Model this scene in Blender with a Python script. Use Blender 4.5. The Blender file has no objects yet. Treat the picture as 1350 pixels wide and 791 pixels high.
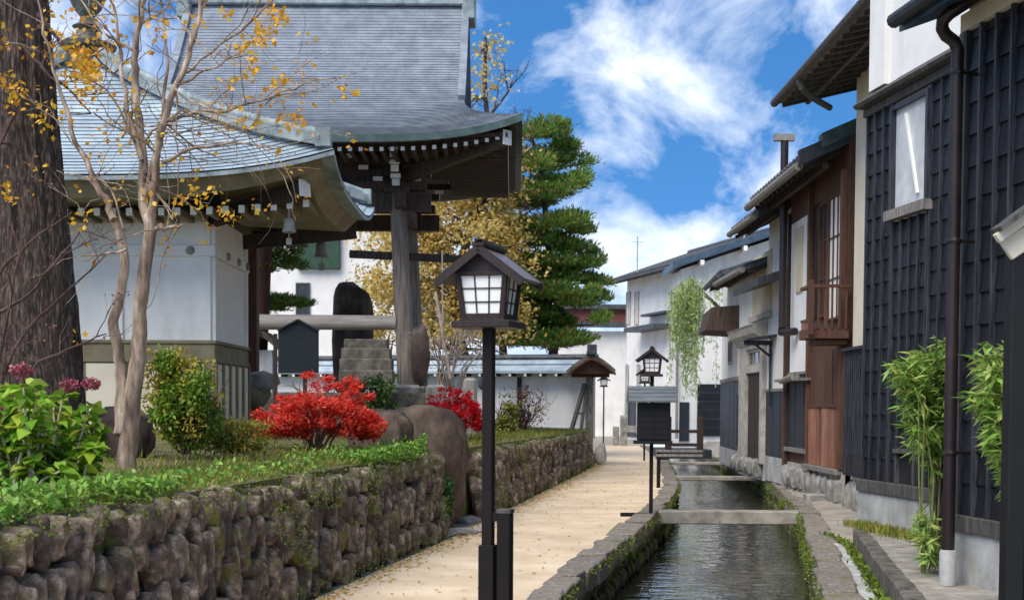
import bpy, math, random
import numpy as np
from mathutils import Vector, Matrix, Euler, noise as mnoise

sc = bpy.context.scene
COL = sc.collection
R = math.radians
rnd = random.Random(7)
rng = np.random.default_rng(7)

# ------------------------------------------------------------------ camera
F, W, H = 1875.0, 1350.0, 791.0
HOR, PITCH, ROLL, EYE = 535.0, R(-2.5), R(0.3), 1.6
PY0 = HOR + F * math.tan(-PITCH)
cam_d = bpy.data.cameras.new('camera')
cam = bpy.data.objects.new('camera', cam_d)
COL.objects.link(cam)
cam.location = (0, 0, EYE)
cam.rotation_euler = (R(90) + PITCH, -ROLL, 0)
cam_d.sensor_width = 36
cam_d.lens = 36 * F / W
cam_d.shift_y = (PY0 - H / 2) / W
cam_d.clip_start, cam_d.clip_end = 0.1, 3000
cam_d.dof.use_dof = True
cam_d.dof.focus_distance = 15
cam_d.dof.aperture_fstop = 5.0
sc.camera = cam
ROT = Euler((R(90) + PITCH, -ROLL, 0)).to_matrix()

def ray(px, py):
    return ROT @ Vector(((px - W / 2) / F, (PY0 - py) / F, -1.0))
def at(px, py, y):
    r = ray(px, py)
    return Vector((0, 0, EYE)) + r * (y / r.y)
def gnd(px, py, z=0.0):
    r = ray(px, py)
    return Vector((0, 0, EYE)) + r * ((z - EYE) / r.z)

# ------------------------------------------------------------------ light
SUN = Vector((-0.42, -0.58, 0.92)).normalized()
SUN_EL = math.asin(SUN.z)
SUN_ROT = math.atan2(SUN.x, SUN.y)
world = bpy.data.worlds.new('World')
sc.world = world
world.use_nodes = True
nt = world.node_tree
nt.nodes.clear()
def N(t, kind, **kw):
    n = t.nodes.new(kind)
    for k, v in kw.items():
        if k.startswith('i_'):
            n.inputs[k[2:].replace('_', ' ')].default_value = v
        else:
            setattr(n, k, v)
    return n
out = N(nt, 'ShaderNodeOutputWorld')
bg = N(nt, 'ShaderNodeBackground', i_Strength=0.175)
tc = N(nt, 'ShaderNodeTexCoord')
sky = N(nt, 'ShaderNodeTexSky', sky_type='NISHITA', sun_disc=False)
sky.sun_elevation = SUN_EL
sky.sun_rotation = SUN_ROT
sky.air_density, sky.dust_density, sky.ozone_density = 1.0, 0.3, 3.0
mp0 = N(nt, 'ShaderNodeMapping')
mp0.inputs['Location'].default_value = (0, 0, 0.30)
nt.links.new(tc.outputs['Generated'], mp0.inputs['Vector'])
nrm = N(nt, 'ShaderNodeVectorMath', operation='NORMALIZE')
nt.links.new(mp0.outputs['Vector'], nrm.inputs[0])
nt.links.new(nrm.outputs['Vector'], sky.inputs['Vector'])
hs = N(nt, 'ShaderNodeHueSaturation', i_Saturation=1.3, i_Value=0.44)
nt.links.new(sky.outputs['Color'], hs.inputs['Color'])
mp = N(nt, 'ShaderNodeMapping')
mp.inputs['Scale'].default_value = (1.0, 0.6, 1.25)
mp.inputs['Location'].default_value = (0.35, 0.2, 0.11)
nt.links.new(tc.outputs['Generated'], mp.inputs['Vector'])
n1 = N(nt, 'ShaderNodeTexNoise', i_Scale=9.0, i_Detail=8.0, i_Roughness=0.60, i_Distortion=0.35)
n2 = N(nt, 'ShaderNodeTexNoise', i_Scale=3.4, i_Detail=3.0, i_Roughness=0.5)
nt.links.new(mp.outputs['Vector'], n1.inputs['Vector'])
nt.links.new(mp.outputs['Vector'], n2.inputs['Vector'])
sep = N(nt, 'ShaderNodeSeparateXYZ')
nt.links.new(tc.outputs['Generated'], sep.inputs['Vector'])
low = N(nt, 'ShaderNodeMapRange')
for k, v in (('From Min', 0.02), ('From Max', 0.16), ('To Min', 0.07), ('To Max', 0.0)):
    low.inputs[k].default_value = v
nt.links.new(sep.outputs['Z'], low.inputs['Value'])
a1 = N(nt, 'ShaderNodeMath', operation='MULTIPLY_ADD')
a1.inputs[1].default_value = 0.55
nt.links.new(n2.outputs['Fac'], a1.inputs[0])
nt.links.new(n1.outputs['Fac'], a1.inputs[2])
a2 = N(nt, 'ShaderNodeMath', operation='ADD')
nt.links.new(a1.outputs[0], a2.inputs[0])
nt.links.new(low.outputs[0], a2.inputs[1])
cr = N(nt, 'ShaderNodeValToRGB')
cr.color_ramp.elements[0].position = 0.72
cr.color_ramp.elements[0].color = (0, 0, 0, 1)
cr.color_ramp.elements[1].position = 1.16
cr.color_ramp.elements[1].color = (0.82, 0.82, 0.82, 1)
nt.links.new(a2.outputs[0], cr.inputs['Fac'])
mx = N(nt, 'ShaderNodeMix', data_type='RGBA')
mx.inputs['B'].default_value = (3.6, 3.66, 3.75, 1)
nt.links.new(cr.outputs['Color'], mx.inputs['Factor'])
nt.links.new(hs.outputs['Color'], mx.inputs['A'])
nt.links.new(mx.outputs['Result'], bg.inputs['Color'])
nt.links.new(bg.outputs[0], out.inputs[0])

sun_d = bpy.data.lights.new('sun', 'SUN')
sun_d.energy = 1.65
sun_d.angle = R(48)
sun_d.color = (1.0, 0.94, 0.85)
sun = bpy.data.objects.new('sun', sun_d)
COL.objects.link(sun)
sun.location = (-20, -20, 40)
sun.rotation_euler = SUN.to_track_quat('Z', 'Y').to_euler()

sc.view_settings.view_transform = 'Standard'
sc.view_settings.look = 'None'
sc.view_settings.exposure = 1.44
sc.view_settings.gamma = 1.0

# ------------------------------------------------------------------ helpers
def S(r, g, b):
    def f(c):
        c /= 255.0
        return c / 12.92 if c <= 0.04045 else ((c + 0.055) / 1.055) ** 2.4
    return (f(r), f(g), f(b), 1.0)

ORIG = {}
def thing(name, label, cat, loc=(0, 0, 0), group=None):
    o = bpy.data.objects.new(name, None)
    o.empty_display_size = 0.2
    COL.objects.link(o)
    o.location = loc
    o['label'], o['category'] = label, cat
    if group: o['group'] = group
    ORIG[o.name] = Vector(loc)
    return o
def tag(o, label, cat, group=None):
    o['label'], o['category'] = label, cat
    if group: o['group'] = group
    return o

class MB:
    def __init__(s):
        s.v, s.f, s.uv = [], [], None
    def add(s, vs, fs):
        k = len(s.v)
        s.v.extend([tuple(v) for v in vs])
        s.f.extend([tuple(i + k for i in f) for f in fs])
    def quad(s, a, b, c, d):
        s.add([a, b, c, d], [(0, 1, 2, 3)])
    def hexa(s, p):   # 8 points: bottom loop 0-3, top loop 4-7
        s.add(p, [(0, 3, 2, 1), (4, 5, 6, 7), (0, 1, 5, 4), (1, 2, 6, 5), (2, 3, 7, 6), (3, 0, 4, 7)])
    def box(s, x0, x1, y0, y1, z0, z1):
        s.hexa([(x0, y0, z0), (x1, y0, z0), (x1, y1, z0), (x0, y1, z0),
                (x0, y0, z1), (x1, y0, z1), (x1, y1, z1), (x0, y1, z1)])
    def bar(s, p, q, w, h, up=(0, 0, 1), w2=None, h2=None):
        p, q = Vector(p), Vector(q)
        d = (q - p).normalized()
        up = Vector(up)
        if abs(d.dot(up)) > 0.98: up = Vector((0, 1, 0))
        sd = d.cross(up).normalized()
        u = sd.cross(d)
        w2, h2 = w2 or w, h2 or h
        a, b = sd * w / 2, u * h / 2
        c, e = sd * w2 / 2, u * h2 / 2
        s.hexa([p - a - b, p + a - b, p + a + b, p - a + b, q - c - e, q + c - e, q + c + e, q - c + e])
    def tube(s, pts, rad, n=8, cap=True):
        pts = [Vector(p) for p in pts]
        if not hasattr(rad, '__len__'): rad = [rad] * len(pts)
        k0 = len(s.v)
        ref = None
        for i, p in enumerate(pts):
            d = (pts[min(i + 1, len(pts) - 1)] - pts[max(i - 1, 0)]).normalized()
            if ref is None:
                ref = Vector((1, 0, 0)) if abs(d.x) < 0.8 else Vector((0, 1, 0))
            a = (ref - d * ref.dot(d))
            if a.length < 1e-4: a = d.orthogonal()
            a.normalize()
            ref = a
            b = d.cross(a)
            for j in range(n):
                t = 2 * math.pi * j / n
                s.v.append(tuple(p + (a * math.cos(t) + b * math.sin(t)) * rad[i]))
        for i in range(len(pts) - 1):
            for j in range(n):
                a, b = k0 + i * n + j, k0 + i * n + (j + 1) % n
                s.f.append((a, b, b + n, a + n))
        if cap:
            s.f.append(tuple(k0 + j for j in range(n - 1, -1, -1)))
            s.f.append(tuple(k0 + (len(pts) - 1) * n + j for j in range(n)))
    def lathe(s, prof, c, n=16):
        c = Vector(c)
        k0 = len(s.v)
        for r, z in prof:
            for j in range(n):
                t = 2 * math.pi * j / n
                s.v.append((c.x + r * math.cos(t), c.y + r * math.sin(t), c.z + z))
        for i in range(len(prof) - 1):
            for j in range(n):
                a, b = k0 + i * n + j, k0 + i * n + (j + 1) % n
                s.f.append((a, b, b + n, a + n))
        s.f.append(tuple(k0 + j for j in range(n - 1, -1, -1)))
        s.f.append(tuple(k0 + (len(prof) - 1) * n + j for j in range(n)))
    def prism(s, loop, off):   # loop of 3D points, extruded by vector off
        off = Vector(off)
        n = len(loop)
        a = [Vector(p) for p in loop]
        b = [p + off for p in a]
        s.add(a + b, [tuple(range(n - 1, -1, -1)), tuple(range(n, 2 * n))] +
              [(i, (i + 1) % n, n + (i + 1) % n, n + i) for i in range(n)])
    def grid(s, P):            # P[i][j] points
        k0 = len(s.v)
        m = len(P[0])
        for row in P:
            for p in row: s.v.append(tuple(p))
        for i in range(len(P) - 1):
            for j in range(m - 1):
                a = k0 + i * m + j
                s.f.append((a, a + 1, a + m + 1, a + m))
    def build(s, name, mat, parent=None, smooth=0, bev=0, label=None):
        me = bpy.data.meshes.new(name)
        o = ORIG.get(parent.name, Vector((0, 0, 0))) if parent else Vector((0, 0, 0))
        me.from_pydata([(v[0] - o.x, v[1] - o.y, v[2] - o.z) for v in s.v], [], s.f)
        me.validate()
        import bmesh
        bm = bmesh.new(); bm.from_mesh(me)
        bmesh.ops.recalc_face_normals(bm, faces=bm.faces)
        bm.to_mesh(me); bm.free()
        return link(name, me, mat, parent, smooth, bev, label)

def link(name, me, mat, parent=None, smooth=0, bev=0, label=None):
    ob = bpy.data.objects.new(name, me)
    COL.objects.link(ob)
    me.materials.append(mat)
    if parent:
        ob.parent = parent
        ORIG[ob.name] = ORIG.get(parent.name, Vector((0, 0, 0)))
    if smooth:
        me.polygons.foreach_set('use_smooth', [True] * len(me.polygons))
        me.set_sharp_from_angle(angle=R(smooth))
    if bev:
        m = ob.modifiers.new('bevel', 'BEVEL')
        m.width, m.segments, m.limit_method, m.angle_limit = bev, 1, 'ANGLE', R(40)
    if label: ob['label'] = label
    return ob

def fast_mesh(name, V, nper, mat, parent=None, smooth=False):
    """V (N,k,3) world points -> N separate k-gons as one mesh"""
    o = ORIG.get(parent.name, Vector((0, 0, 0))) if parent else Vector((0, 0, 0))
    V = np.asarray(V, dtype=np.float64) - np.array(o)
    n, k, _ = V.shape
    me = bpy.data.meshes.new(name)
    me.vertices.add(n * k)
    me.vertices.foreach_set('co', V.reshape(-1))
    me.loops.add(n * k)
    me.loops.foreach_set('vertex_index', np.arange(n * k, dtype=np.int32))
    me.polygons.add(n)
    me.polygons.foreach_set('loop_start', np.arange(0, n * k, k, dtype=np.int32))
    me.polygons.foreach_set('loop_total', np.full(n, k, dtype=np.int32))
    me.update(calc_edges=True)
    me.validate()
    return link(name, me, mat, parent)

def unit(a):
    return a / np.maximum(np.linalg.norm(a, axis=-1, keepdims=True), 1e-9)
def leaf_quads(C, size, aspect=0.6, up=0.4, droop=0.0, jit=0.35, axis=None):
    """diamond leaves centred near C (N,3)"""
    n = len(C)
    d = rng.normal(size=(n, 3)) if axis is None else axis + rng.normal(size=(n, 3)) * 0.35
    d[:, 2] -= droop
    d = unit(d)
    nr = rng.normal(size=(n, 3)); nr[:, 2] = np.abs(nr[:, 2]) + up * 2
    sd = unit(np.cross(d, nr))
    nn = np.cross(sd, d)
    L = (size * (1 + jit * rng.uniform(-1, 1, n)))[:, None]
    wv = sd * L * aspect * 0.5
    a = C
    m = C + d * L * 0.45 + nn * L * 0.05
    t = C + d * L
    return np.stack([a, m + wv, t, m - wv], axis=1)
def blob(c, r, n, shell=0.35):
    u = unit(rng.normal(size=(n, 3)))
    rad = rng.uniform(shell, 1, n) ** 0.6
    return np.array(c) + u * rad[:, None] * np.array(r)

class Wall:
    """vertical plane through P0-P1; s along it, z up, d outward to the street"""
    def __init__(s, P0, P1):
        s.P0 = Vector((P0[0], P0[1], 0)); P1 = Vector((P1[0], P1[1], 0))
        s.u = (P1 - s.P0).normalized(); s.L = (P1 - s.P0).length
        n = Vector((-s.u.y, s.u.x, 0))
        if n.dot(-s.P0) < 0: n = -n
        s.n = n
    def pt(s, a, z, d=0.0):
        return s.P0 + s.u * a + s.n * d + Vector((0, 0, z))
    def hit(s, px, py, d=0.0):
        r = ray(px, py); o = Vector((0, 0, EYE))
        t = (s.P0 + s.n * d - o).dot(s.n) / r.dot(s.n)
        p = o + r * t
        return ((p - s.P0).dot(s.u), p.z)
    def box(s, mb, a0, a1, z0, z1, d0, d1):
        mb.hexa([s.pt(a0, z0, d0), s.pt(a1, z0, d0), s.pt(a1, z0, d1), s.pt(a0, z0, d1),
                 s.pt(a0, z1, d0), s.pt(a1, z1, d0), s.pt(a1, z1, d1), s.pt(a0, z1, d1)])
    def sec(s, mb, prof, a0, a1):     # profile of (d,z) extruded along s
        mb.prism([s.pt(a0, z, d) for d, z in prof], s.u * (a1 - a0))
    def poly(s, mb, az, d0, d1):      # outline of (s,z) extruded along d
        mb.prism([s.pt(a, z, d0) for a, z in az], s.n * (d1 - d0))
    def clad(s, mb, mb2, a0, a1, z0, z1, lap=0.25, step=0.19, d=0.0, bw=0.030, bd=0.042):
        z = z0
        while z < z1 - 0.01:
            t = min(z + lap, z1)
            j = rnd.uniform(-.003, .003)
            mb.quad(s.pt(a0, z, d + .026 + j), s.pt(a1, z, d + .026 - j), s.pt(a1, t, d + .004), s.pt(a0, t, d + .004))
            mb.quad(s.pt(a0, z, d), s.pt(a1, z, d), s.pt(a1, z, d + .026 - j), s.pt(a0, z, d + .026 + j))
            z = t
        if mb2 is not None:
            k = max(1, round((a1 - a0) / step))
            for i in range(k + 1):
                a = a0 + (a1 - a0) * i / k + rnd.uniform(-.006, .006)
                s.box(mb2, a - bw / 2, a + bw / 2, z0 - .005, z1, d, d + bd + rnd.uniform(-.003, .003))
# ------------------------------------------------------------------ materials
def mat(name, c1, c2=None, scale=6.0, rough=0.75, bump=0.0, bscale=60.0, metal=0.0, island=0.0,
        stretch=(1, 1, 1), ramp=(0.35, 0.65), spec=0.4, moss=None, mossamt=0.5, c3=None, bdist=0.01, rvar=0.0, stain=None):
    m = bpy.data.materials.new(name)
    m.use_nodes = True
    t = m.node_tree
    b = t.nodes['Principled BSDF']
    b.inputs['Roughness'].default_value = rough
    b.inputs['Metallic'].default_value = metal
    b.inputs['Specular IOR Level'].default_value = spec
    L = t.links.new
    tc = N(t, 'ShaderNodeTexCoord')
    mp = N(t, 'ShaderNodeMapping')
    mp.inputs['Scale'].default_value = stretch
    L(tc.outputs['Object'], mp.inputs['Vector'])
    n = N(t, 'ShaderNodeTexNoise', i_Scale=scale, i_Detail=8.0, i_Roughness=0.62)
    L(mp.outputs['Vector'], n.inputs['Vector'])
    r = N(t, 'ShaderNodeValToRGB')
    e = r.color_ramp.elements
    e[0].position, e[0].color = ramp[0], c1
    e[1].position, e[1].color = ramp[1], c2 or c1
    if c3:
        x = e.new((ramp[0] + ramp[1]) / 2); x.color = c3
    L(n.outputs['Fac'], r.inputs['Fac'])
    colr = r.outputs['Color']
    if island:
        g = N(t, 'ShaderNodeNewGeometry')
        mr = N(t, 'ShaderNodeMapRange')
        mr.inputs['To Min'].default_value, mr.inputs['To Max'].default_value = 1 - island, 1 + island
        L(g.outputs['Random Per Island'], mr.inputs['Value'])
        mul = N(t, 'ShaderNodeMix', data_type='RGBA', blend_type='MULTIPLY')
        mul.inputs['Factor'].default_value = 1
        L(colr, mul.inputs['A']); L(mr.outputs[0], mul.inputs['B'])
        colr = mul.outputs['Result']
    if stain:      # broad stains with a shape of their own
        ns = N(t, 'ShaderNodeTexNoise', i_Scale=stain[1], i_Detail=6.0, i_Roughness=0.6)
        ms = N(t, 'ShaderNodeMapping'); ms.inputs['Scale'].default_value = (1, 1, stain[2])
        L(tc.outputs['Object'], ms.inputs['Vector']); L(ms.outputs['Vector'], ns.inputs['Vector'])
        rs = N(t, 'ShaderNodeValToRGB')
        rs.color_ramp.elements[0].position = stain[3]; rs.color_ramp.elements[0].color = (0, 0, 0, 1)
        rs.color_ramp.elements[1].position = stain[3] + 0.2; rs.color_ramp.elements[1].color = (stain[4],) * 3 + (1,)
        L(ns.outputs['Fac'], rs.inputs['Fac'])
        mm = N(t, 'ShaderNodeMix', data_type='RGBA'); mm.inputs['B'].default_value = stain[0]
        L(rs.outputs['Color'], mm.inputs['Factor']); L(colr, mm.inputs['A'])
        colr = mm.outputs['Result']
    if moss:
        n3 = N(t, 'ShaderNodeTexNoise', i_Scale=3.2, i_Detail=7.0, i_Roughness=0.7)
        L(tc.outputs['Object'], n3.inputs['Vector'])
        r3 = N(t, 'ShaderNodeValToRGB')
        r3.color_ramp.elements[0].position = 1 - mossamt; r3.color_ramp.elements[0].color = (0, 0, 0, 1)
        r3.color_ramp.elements[1].position = 1.1 - mossamt; r3.color_ramp.elements[1].color = (1, 1, 1, 1)
        L(n3.outputs['Fac'], r3.inputs['Fac'])
        mm = N(t, 'ShaderNodeMix', data_type='RGBA'); mm.inputs['B'].default_value = moss
        L(r3.outputs['Color'], mm.inputs['Factor']); L(colr, mm.inputs['A'])
        colr = mm.outputs['Result']
    L(colr, b.inputs['Base Color'])
    if rvar:
        mr = N(t, 'ShaderNodeMapRange')
        mr.inputs['To Min'].default_value, mr.inputs['To Max'].default_value = rough - rvar, rough + rvar
        L(n.outputs['Fac'], mr.inputs['Value']); L(mr.outputs[0], b.inputs['Roughness'])
    if bump:
        n2 = N(t, 'ShaderNodeTexNoise', i_Scale=bscale, i_Detail=6.0, i_Roughness=0.65)
        L(mp.outputs['Vector'], n2.inputs['Vector'])
        bp = N(t, 'ShaderNodeBump', i_Strength=bump, i_Distance=bdist)
        L(n2.outputs['Fac'], bp.inputs['Height'])
        L(bp.outputs['Normal'], b.inputs['Normal'])
    return m

def leafmat(name, cols, rough=0.5, trans=0.3, spec=0.35):
    m = bpy.data.materials.new(name)
    m.use_nodes = True
    t = m.node_tree; L = t.links.new
    b = t.nodes['Principled BSDF']
    b.inputs['Roughness'].default_value = rough
    b.inputs['Specular IOR Level'].default_value = spec
    g = N(t, 'ShaderNodeNewGeometry')
    r = N(t, 'ShaderNodeValToRGB')
    e = r.color_ramp.elements
    e[0].position, e[0].color = 0, cols[0]
    e[1].position, e[1].color = 1, cols[-1]
    for i, c in enumerate(cols[1:-1]):
        x = e.new((i + 1) / (len(cols) - 1)); x.color = c
    L(g.outputs['Random Per Island'], r.inputs['Fac'])
    L(r.outputs['Color'], b.inputs['Base Color'])
    tr = N(t, 'ShaderNodeBsdfTranslucent')
    L(r.outputs['Color'], tr.inputs['Color'])
    mx = N(t, 'ShaderNodeMixShader'); mx.inputs[0].default_value = trans
    o = t.nodes['Material Output']
    L(b.outputs[0], mx.inputs[1]); L(tr.outputs[0], mx.inputs[2]); L(mx.outputs[0], o.inputs[0])
    return m

M = {}
M['plaster'] = mat('white_plaster', S(224, 221, 215), S(238, 235, 229), 1.5, .85, .12, 30, stain=(S(178, 172, 162), 1.3, .3, .55, .6))
M['plaster_old'] = mat('old_plaster', S(214, 212, 204), S(232, 230, 224), 2, .85, .15, 30, stain=(S(160, 152, 138), 1.6, .3, .52, .6))
M['cream'] = mat('cream_plaster', S(214, 203, 180), S(226, 216, 194), 2, .85, .1, 30)
M['black_board'] = mat('black_boards', S(10, 11, 14), S(30, 31, 36), 5, .36, .5, 40, stretch=(6, 6, .7), island=.5, spec=.5, rvar=.14)
M['black_batten_lit'] = mat('black_battens_lit', S(28, 30, 35), S(66, 69, 75), 5, .42, .2, 50, stretch=(6, 6, .5))  # greyer than the boards: highlights along the battens are put into the colour
M['navy_board'] = mat('dark_slate_boards', S(30, 34, 42), S(46, 50, 57), 4, .55, .3, 40, stretch=(8, 8, .5), stain=(S(74, 74, 76), 2, .2, .58, .5))
M['grey_wood'] = mat('weathered_wood', S(96, 92, 86), S(146, 140, 132), 5, .8, .35, 40, stretch=(5, 5, 1))
M['grey_wood_d'] = mat('dark_weathered_wood', S(58, 56, 54), S(92, 89, 84), 5, .8, .3, 40, stretch=(4, 4, 1))
M['brown_wood'] = mat('brown_timber', S(66, 42, 32), S(98, 66, 50), 5, .7, .3, 50, stretch=(8, 8, .7), island=.2)
M['red_wood'] = mat('reddish_boards', S(96, 58, 44), S(158, 108, 84), 4, .75, .35, 40, stretch=(9, 9, .5), island=.3, stain=(S(186, 150, 122), 2, .25, .5, .6))
M['dark_wood'] = mat('dark_timber', S(38, 28, 24), S(62, 48, 41), 5, .65, .25, 50, stretch=(6, 6, 1))
M['gate_wood'] = mat('temple_timber', S(48, 38, 33), S(84, 68, 58), 4, .75, .25, 40, stretch=(5, 5, .6), island=.15)
M['post_wood'] = mat('weathered_column', S(98, 84, 74), S(150, 140, 130), 3.2, .8, .4, 40, stretch=(8, 8, .4), stain=(S(70, 50, 40), 1.6, .3, .5, .8))
M['beam_grey'] = mat('silvered_timber', S(150, 140, 130), S(184, 176, 166), 4, .8, .3, 40, stretch=(.4, 6, 6))
M['lamp_wood'] = mat('stained_lamp_wood', S(28, 19, 16), S(50, 34, 29), 6, .5, .2, 60, stretch=(6, 6, .8))
M['lamp_post'] = mat('dark_brown_metal', S(16, 12, 11), S(24, 18, 16), 6, .65, .05, 80, spec=.25)
M['lamp_roof'] = mat('copper_brown_roof', S(62, 42, 37), S(92, 68, 61), 8, .36, .1, 50, spec=.5)
M['paper'] = mat('lantern_panel', S(236, 234, 226), S(246, 244, 238), 3, .5)
M['sign_black'] = mat('black_sign_board', S(11, 11, 12), S(18, 18, 19), 5, .6, .1, 50)
M['sign_roof'] = mat('grey_metal_roof', S(74, 80, 84), S(108, 114, 118), 6, .45, .1, 40, stretch=(.6, 6, 6))
M['sign_green'] = mat('dark_green_board', S(14, 23, 24), S(20, 31, 32), 5, .5, .1, 50)
M['tile'] = mat('temple_roof_tiles', S(106, 114, 124), S(134, 142, 150), 2.0, .5, .15, 60, stretch=(1.5, 1.5, 1.5), island=.12, spec=.5)
M['tile_blue'] = mat('pale_copper_roof', S(138, 152, 162), S(176, 190, 196), 1.6, .45, .15, 60, stretch=(1.2, 1.2, 1.2), island=.09, spec=.5)
M['patina'] = mat('copper_patina', S(100, 113, 114), S(158, 168, 168), 4, .5, .2, 40)
M['patina_d'] = mat('dark_copper_edge', S(44, 62, 60), S(72, 92, 88), 4, .5, .2, 40)
M['finial'] = mat('weathered_finial', S(64, 66, 60), S(108, 110, 102), 6, .6, .3, 40)
M['window_panel'] = mat('grey_window_panel', S(170, 173, 175), S(202, 204, 204), 3, .6, .1, 30, stain=(S(140, 138, 132), 2, .3, .54, .5))
M['bamboo_stem'] = mat('bamboo_stems', S(84, 98, 48), S(132, 138, 80), 6, .5)
M['white_paint'] = mat('white_rafter_ends', S(226, 224, 218), S(240, 238, 232), 6, .7)
M['roof_dark'] = mat('dark_roof_tiles', S(46, 48, 52), S(84, 86, 90), 8, .55, .3, 30, island=.15)
M['roof_bark'] = mat('mossy_old_roof', S(84, 78, 66), S(128, 120, 104), 8, .8, .5, 40)
M['roof_blue'] = mat('blue_metal_roof', S(48, 66, 82), S(72, 92, 108), 4, .4, .05, 40)
M['roof_red'] = mat('dull_red_metal', S(110, 56, 52), S(136, 74, 68), 4, .6, .05, 40)
M['pipe'] = mat('brown_downpipe', S(32, 24, 24), S(46, 35, 34), 4, .38, .05, 60, stain=(S(88, 74, 66), 3, .3, .6, .5))
M['pipe_grey'] = mat('grey_downpipe', S(112, 106, 100), S(150, 144, 136), 4, .5, .05, 60)
M['pvc'] = mat('pale_pvc', S(148, 148, 146), S(182, 182, 179), 4, .6, .05, 60)
M['concrete'] = mat('concrete', S(146, 146, 142), S(186, 186, 182), 3, .88, .3, 80, stain=(S(112, 108, 96), 1.6, .5, .5, .6))
M['concrete_moss'] = mat('mossy_concrete', S(120, 114, 104), S(168, 162, 150), 4, .9, .4, 60, moss=S(84, 92, 40), mossamt=.40)
M['stone'] = mat('dressed_stone', S(156, 150, 140), S(192, 187, 178), 5, .85, .4, 50, stain=(S(110, 104, 92), 2, .5, .52, .6))
M['olive'] = mat('olive_base_boards', S(118, 108, 84), S(140, 130, 104), 3, .8, .15, 50, stain=(S(92, 84, 66), 2, .4, .52, .6))
M['wallstone'] = mat('wall_stones', S(58, 49, 42), S(184, 168, 149), 11, .9, 1.0, 24, island=.45, moss=S(108, 106, 46), mossamt=.455, c3=S(108, 93, 80), bdist=.03, ramp=(.3, .72))
M['backing'] = mat('wall_core', S(26, 22, 20), S(40, 35, 30), 8, .95, .5, 30)
M['kerbstone'] = mat('canal_kerb_stone', S(92, 85, 79), S(146, 137, 126), 26, .9, 1.0, 40, island=.10, moss=S(92, 100, 40), mossamt=.45)
M['canalwall'] = mat('mossy_canal_wall', S(46, 40, 34), S(86, 76, 64), 5, .85, .8, 24, island=.3, moss=S(88, 104, 30), mossamt=.52, bdist=.02)
M['boulder'] = mat('boulder_stone', S(46, 37, 31), S(104, 88, 74), 3.2, .85, .7, 18, stretch=(1, 1, .5), c3=S(74, 61, 51), stain=(S(136, 120, 104), 2.2, .4, .60, .5), bdist=.02)
M['darkstone'] = mat('dark_stone', S(60, 48, 42), S(104, 86, 76), 4, .7, .5, 20, bdist=.015)
M['greystone'] = mat('grey_stone', S(110, 108, 102), S(164, 160, 152), 5, .88, .5, 40)
M['bark'] = mat('dark_bark', S(40, 32, 29), S(126, 108, 96), 9, .92, 1.0, 12, stretch=(5, 5, .8), bdist=.05, c3=S(70, 58, 51))
M['bark_pale'] = mat('smooth_pale_bark', S(84, 68, 57), S(194, 176, 154), 5, .75, .6, 20, stretch=(2, 2, .5), c3=S(142, 121, 101), stain=(S(96, 70, 56), 3, .3, .54, .7))
M['twig'] = mat('dark_twigs', S(66, 48, 44), S(98, 74, 66), 8, .85)
M['twig_grey'] = mat('grey_twigs', S(120, 108, 98), S(160, 148, 138), 8, .85)
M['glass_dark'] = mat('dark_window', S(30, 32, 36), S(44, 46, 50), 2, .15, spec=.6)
M['shoji'] = mat('white_shoji', S(228, 226, 220), S(240, 238, 232), 2, .6)
M['bronze'] = mat('grey_bronze', S(120, 118, 110), S(160, 158, 148), 6, .5, .1, 40)
M['green_panel'] = mat('green_panel', S(34, 62, 46), S(46, 76, 58), 4, .6)
M['shutter'] = mat('pale_wood_shutter', S(184, 172, 142), S(206, 196, 168), 4, .8, .1, 40, stretch=(8, 8, .5))
M['stepstone'] = mat('dark_step_stone', S(64, 61, 55), S(112, 107, 97), 6, .9, .7, 30, moss=S(92, 98, 50), mossamt=.36)
M['soil'] = mat('garden_soil', S(78, 68, 50), S(120, 112, 72), 3, .95, .5, 30, moss=S(100, 110, 46), mossamt=.5)
M['ground'] = mat('packed_ground', S(132, 124, 112), S(164, 156, 142), 2, .95, .3, 60)

# sandy path: fine grit, broad tonal patches
def path_mat():
    m = mat('sandy_path', S(198, 176, 146), S(224, 204, 176), 1.1, .95, .35, 180, stain=(S(180, 156, 126), .8, 1, .5, .5), bdist=.006)
    t = m.node_tree; L = t.links.new
    b = t.nodes['Principled BSDF']
    src = b.inputs['Base Color'].links[0].from_socket
    tc = N(t, 'ShaderNodeTexCoord')
    v = N(t, 'ShaderNodeTexNoise', i_Scale=70.0, i_Detail=4.0, i_Roughness=.8)
    L(tc.outputs['Object'], v.inputs['Vector'])
    r = N(t, 'ShaderNodeValToRGB')
    r.color_ramp.elements[0].position = .3; r.color_ramp.elements[0].color = (.78, .75, .70, 1)
    r.color_ramp.elements[1].position = .62; r.color_ramp.elements[1].color = (1.08, 1.08, 1.08, 1)
    L(v.outputs['Fac'], r.inputs['Fac'])
    mm = N(t, 'ShaderNodeMix', data_type='RGBA', blend_type='MULTIPLY'); mm.inputs['Factor'].default_value = .8
    L(src, mm.inputs['A']); L(r.outputs['Color'], mm.inputs['B']); L(mm.outputs['Result'], b.inputs['Base Color'])
    return m
M['path'] = path_mat()

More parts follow.
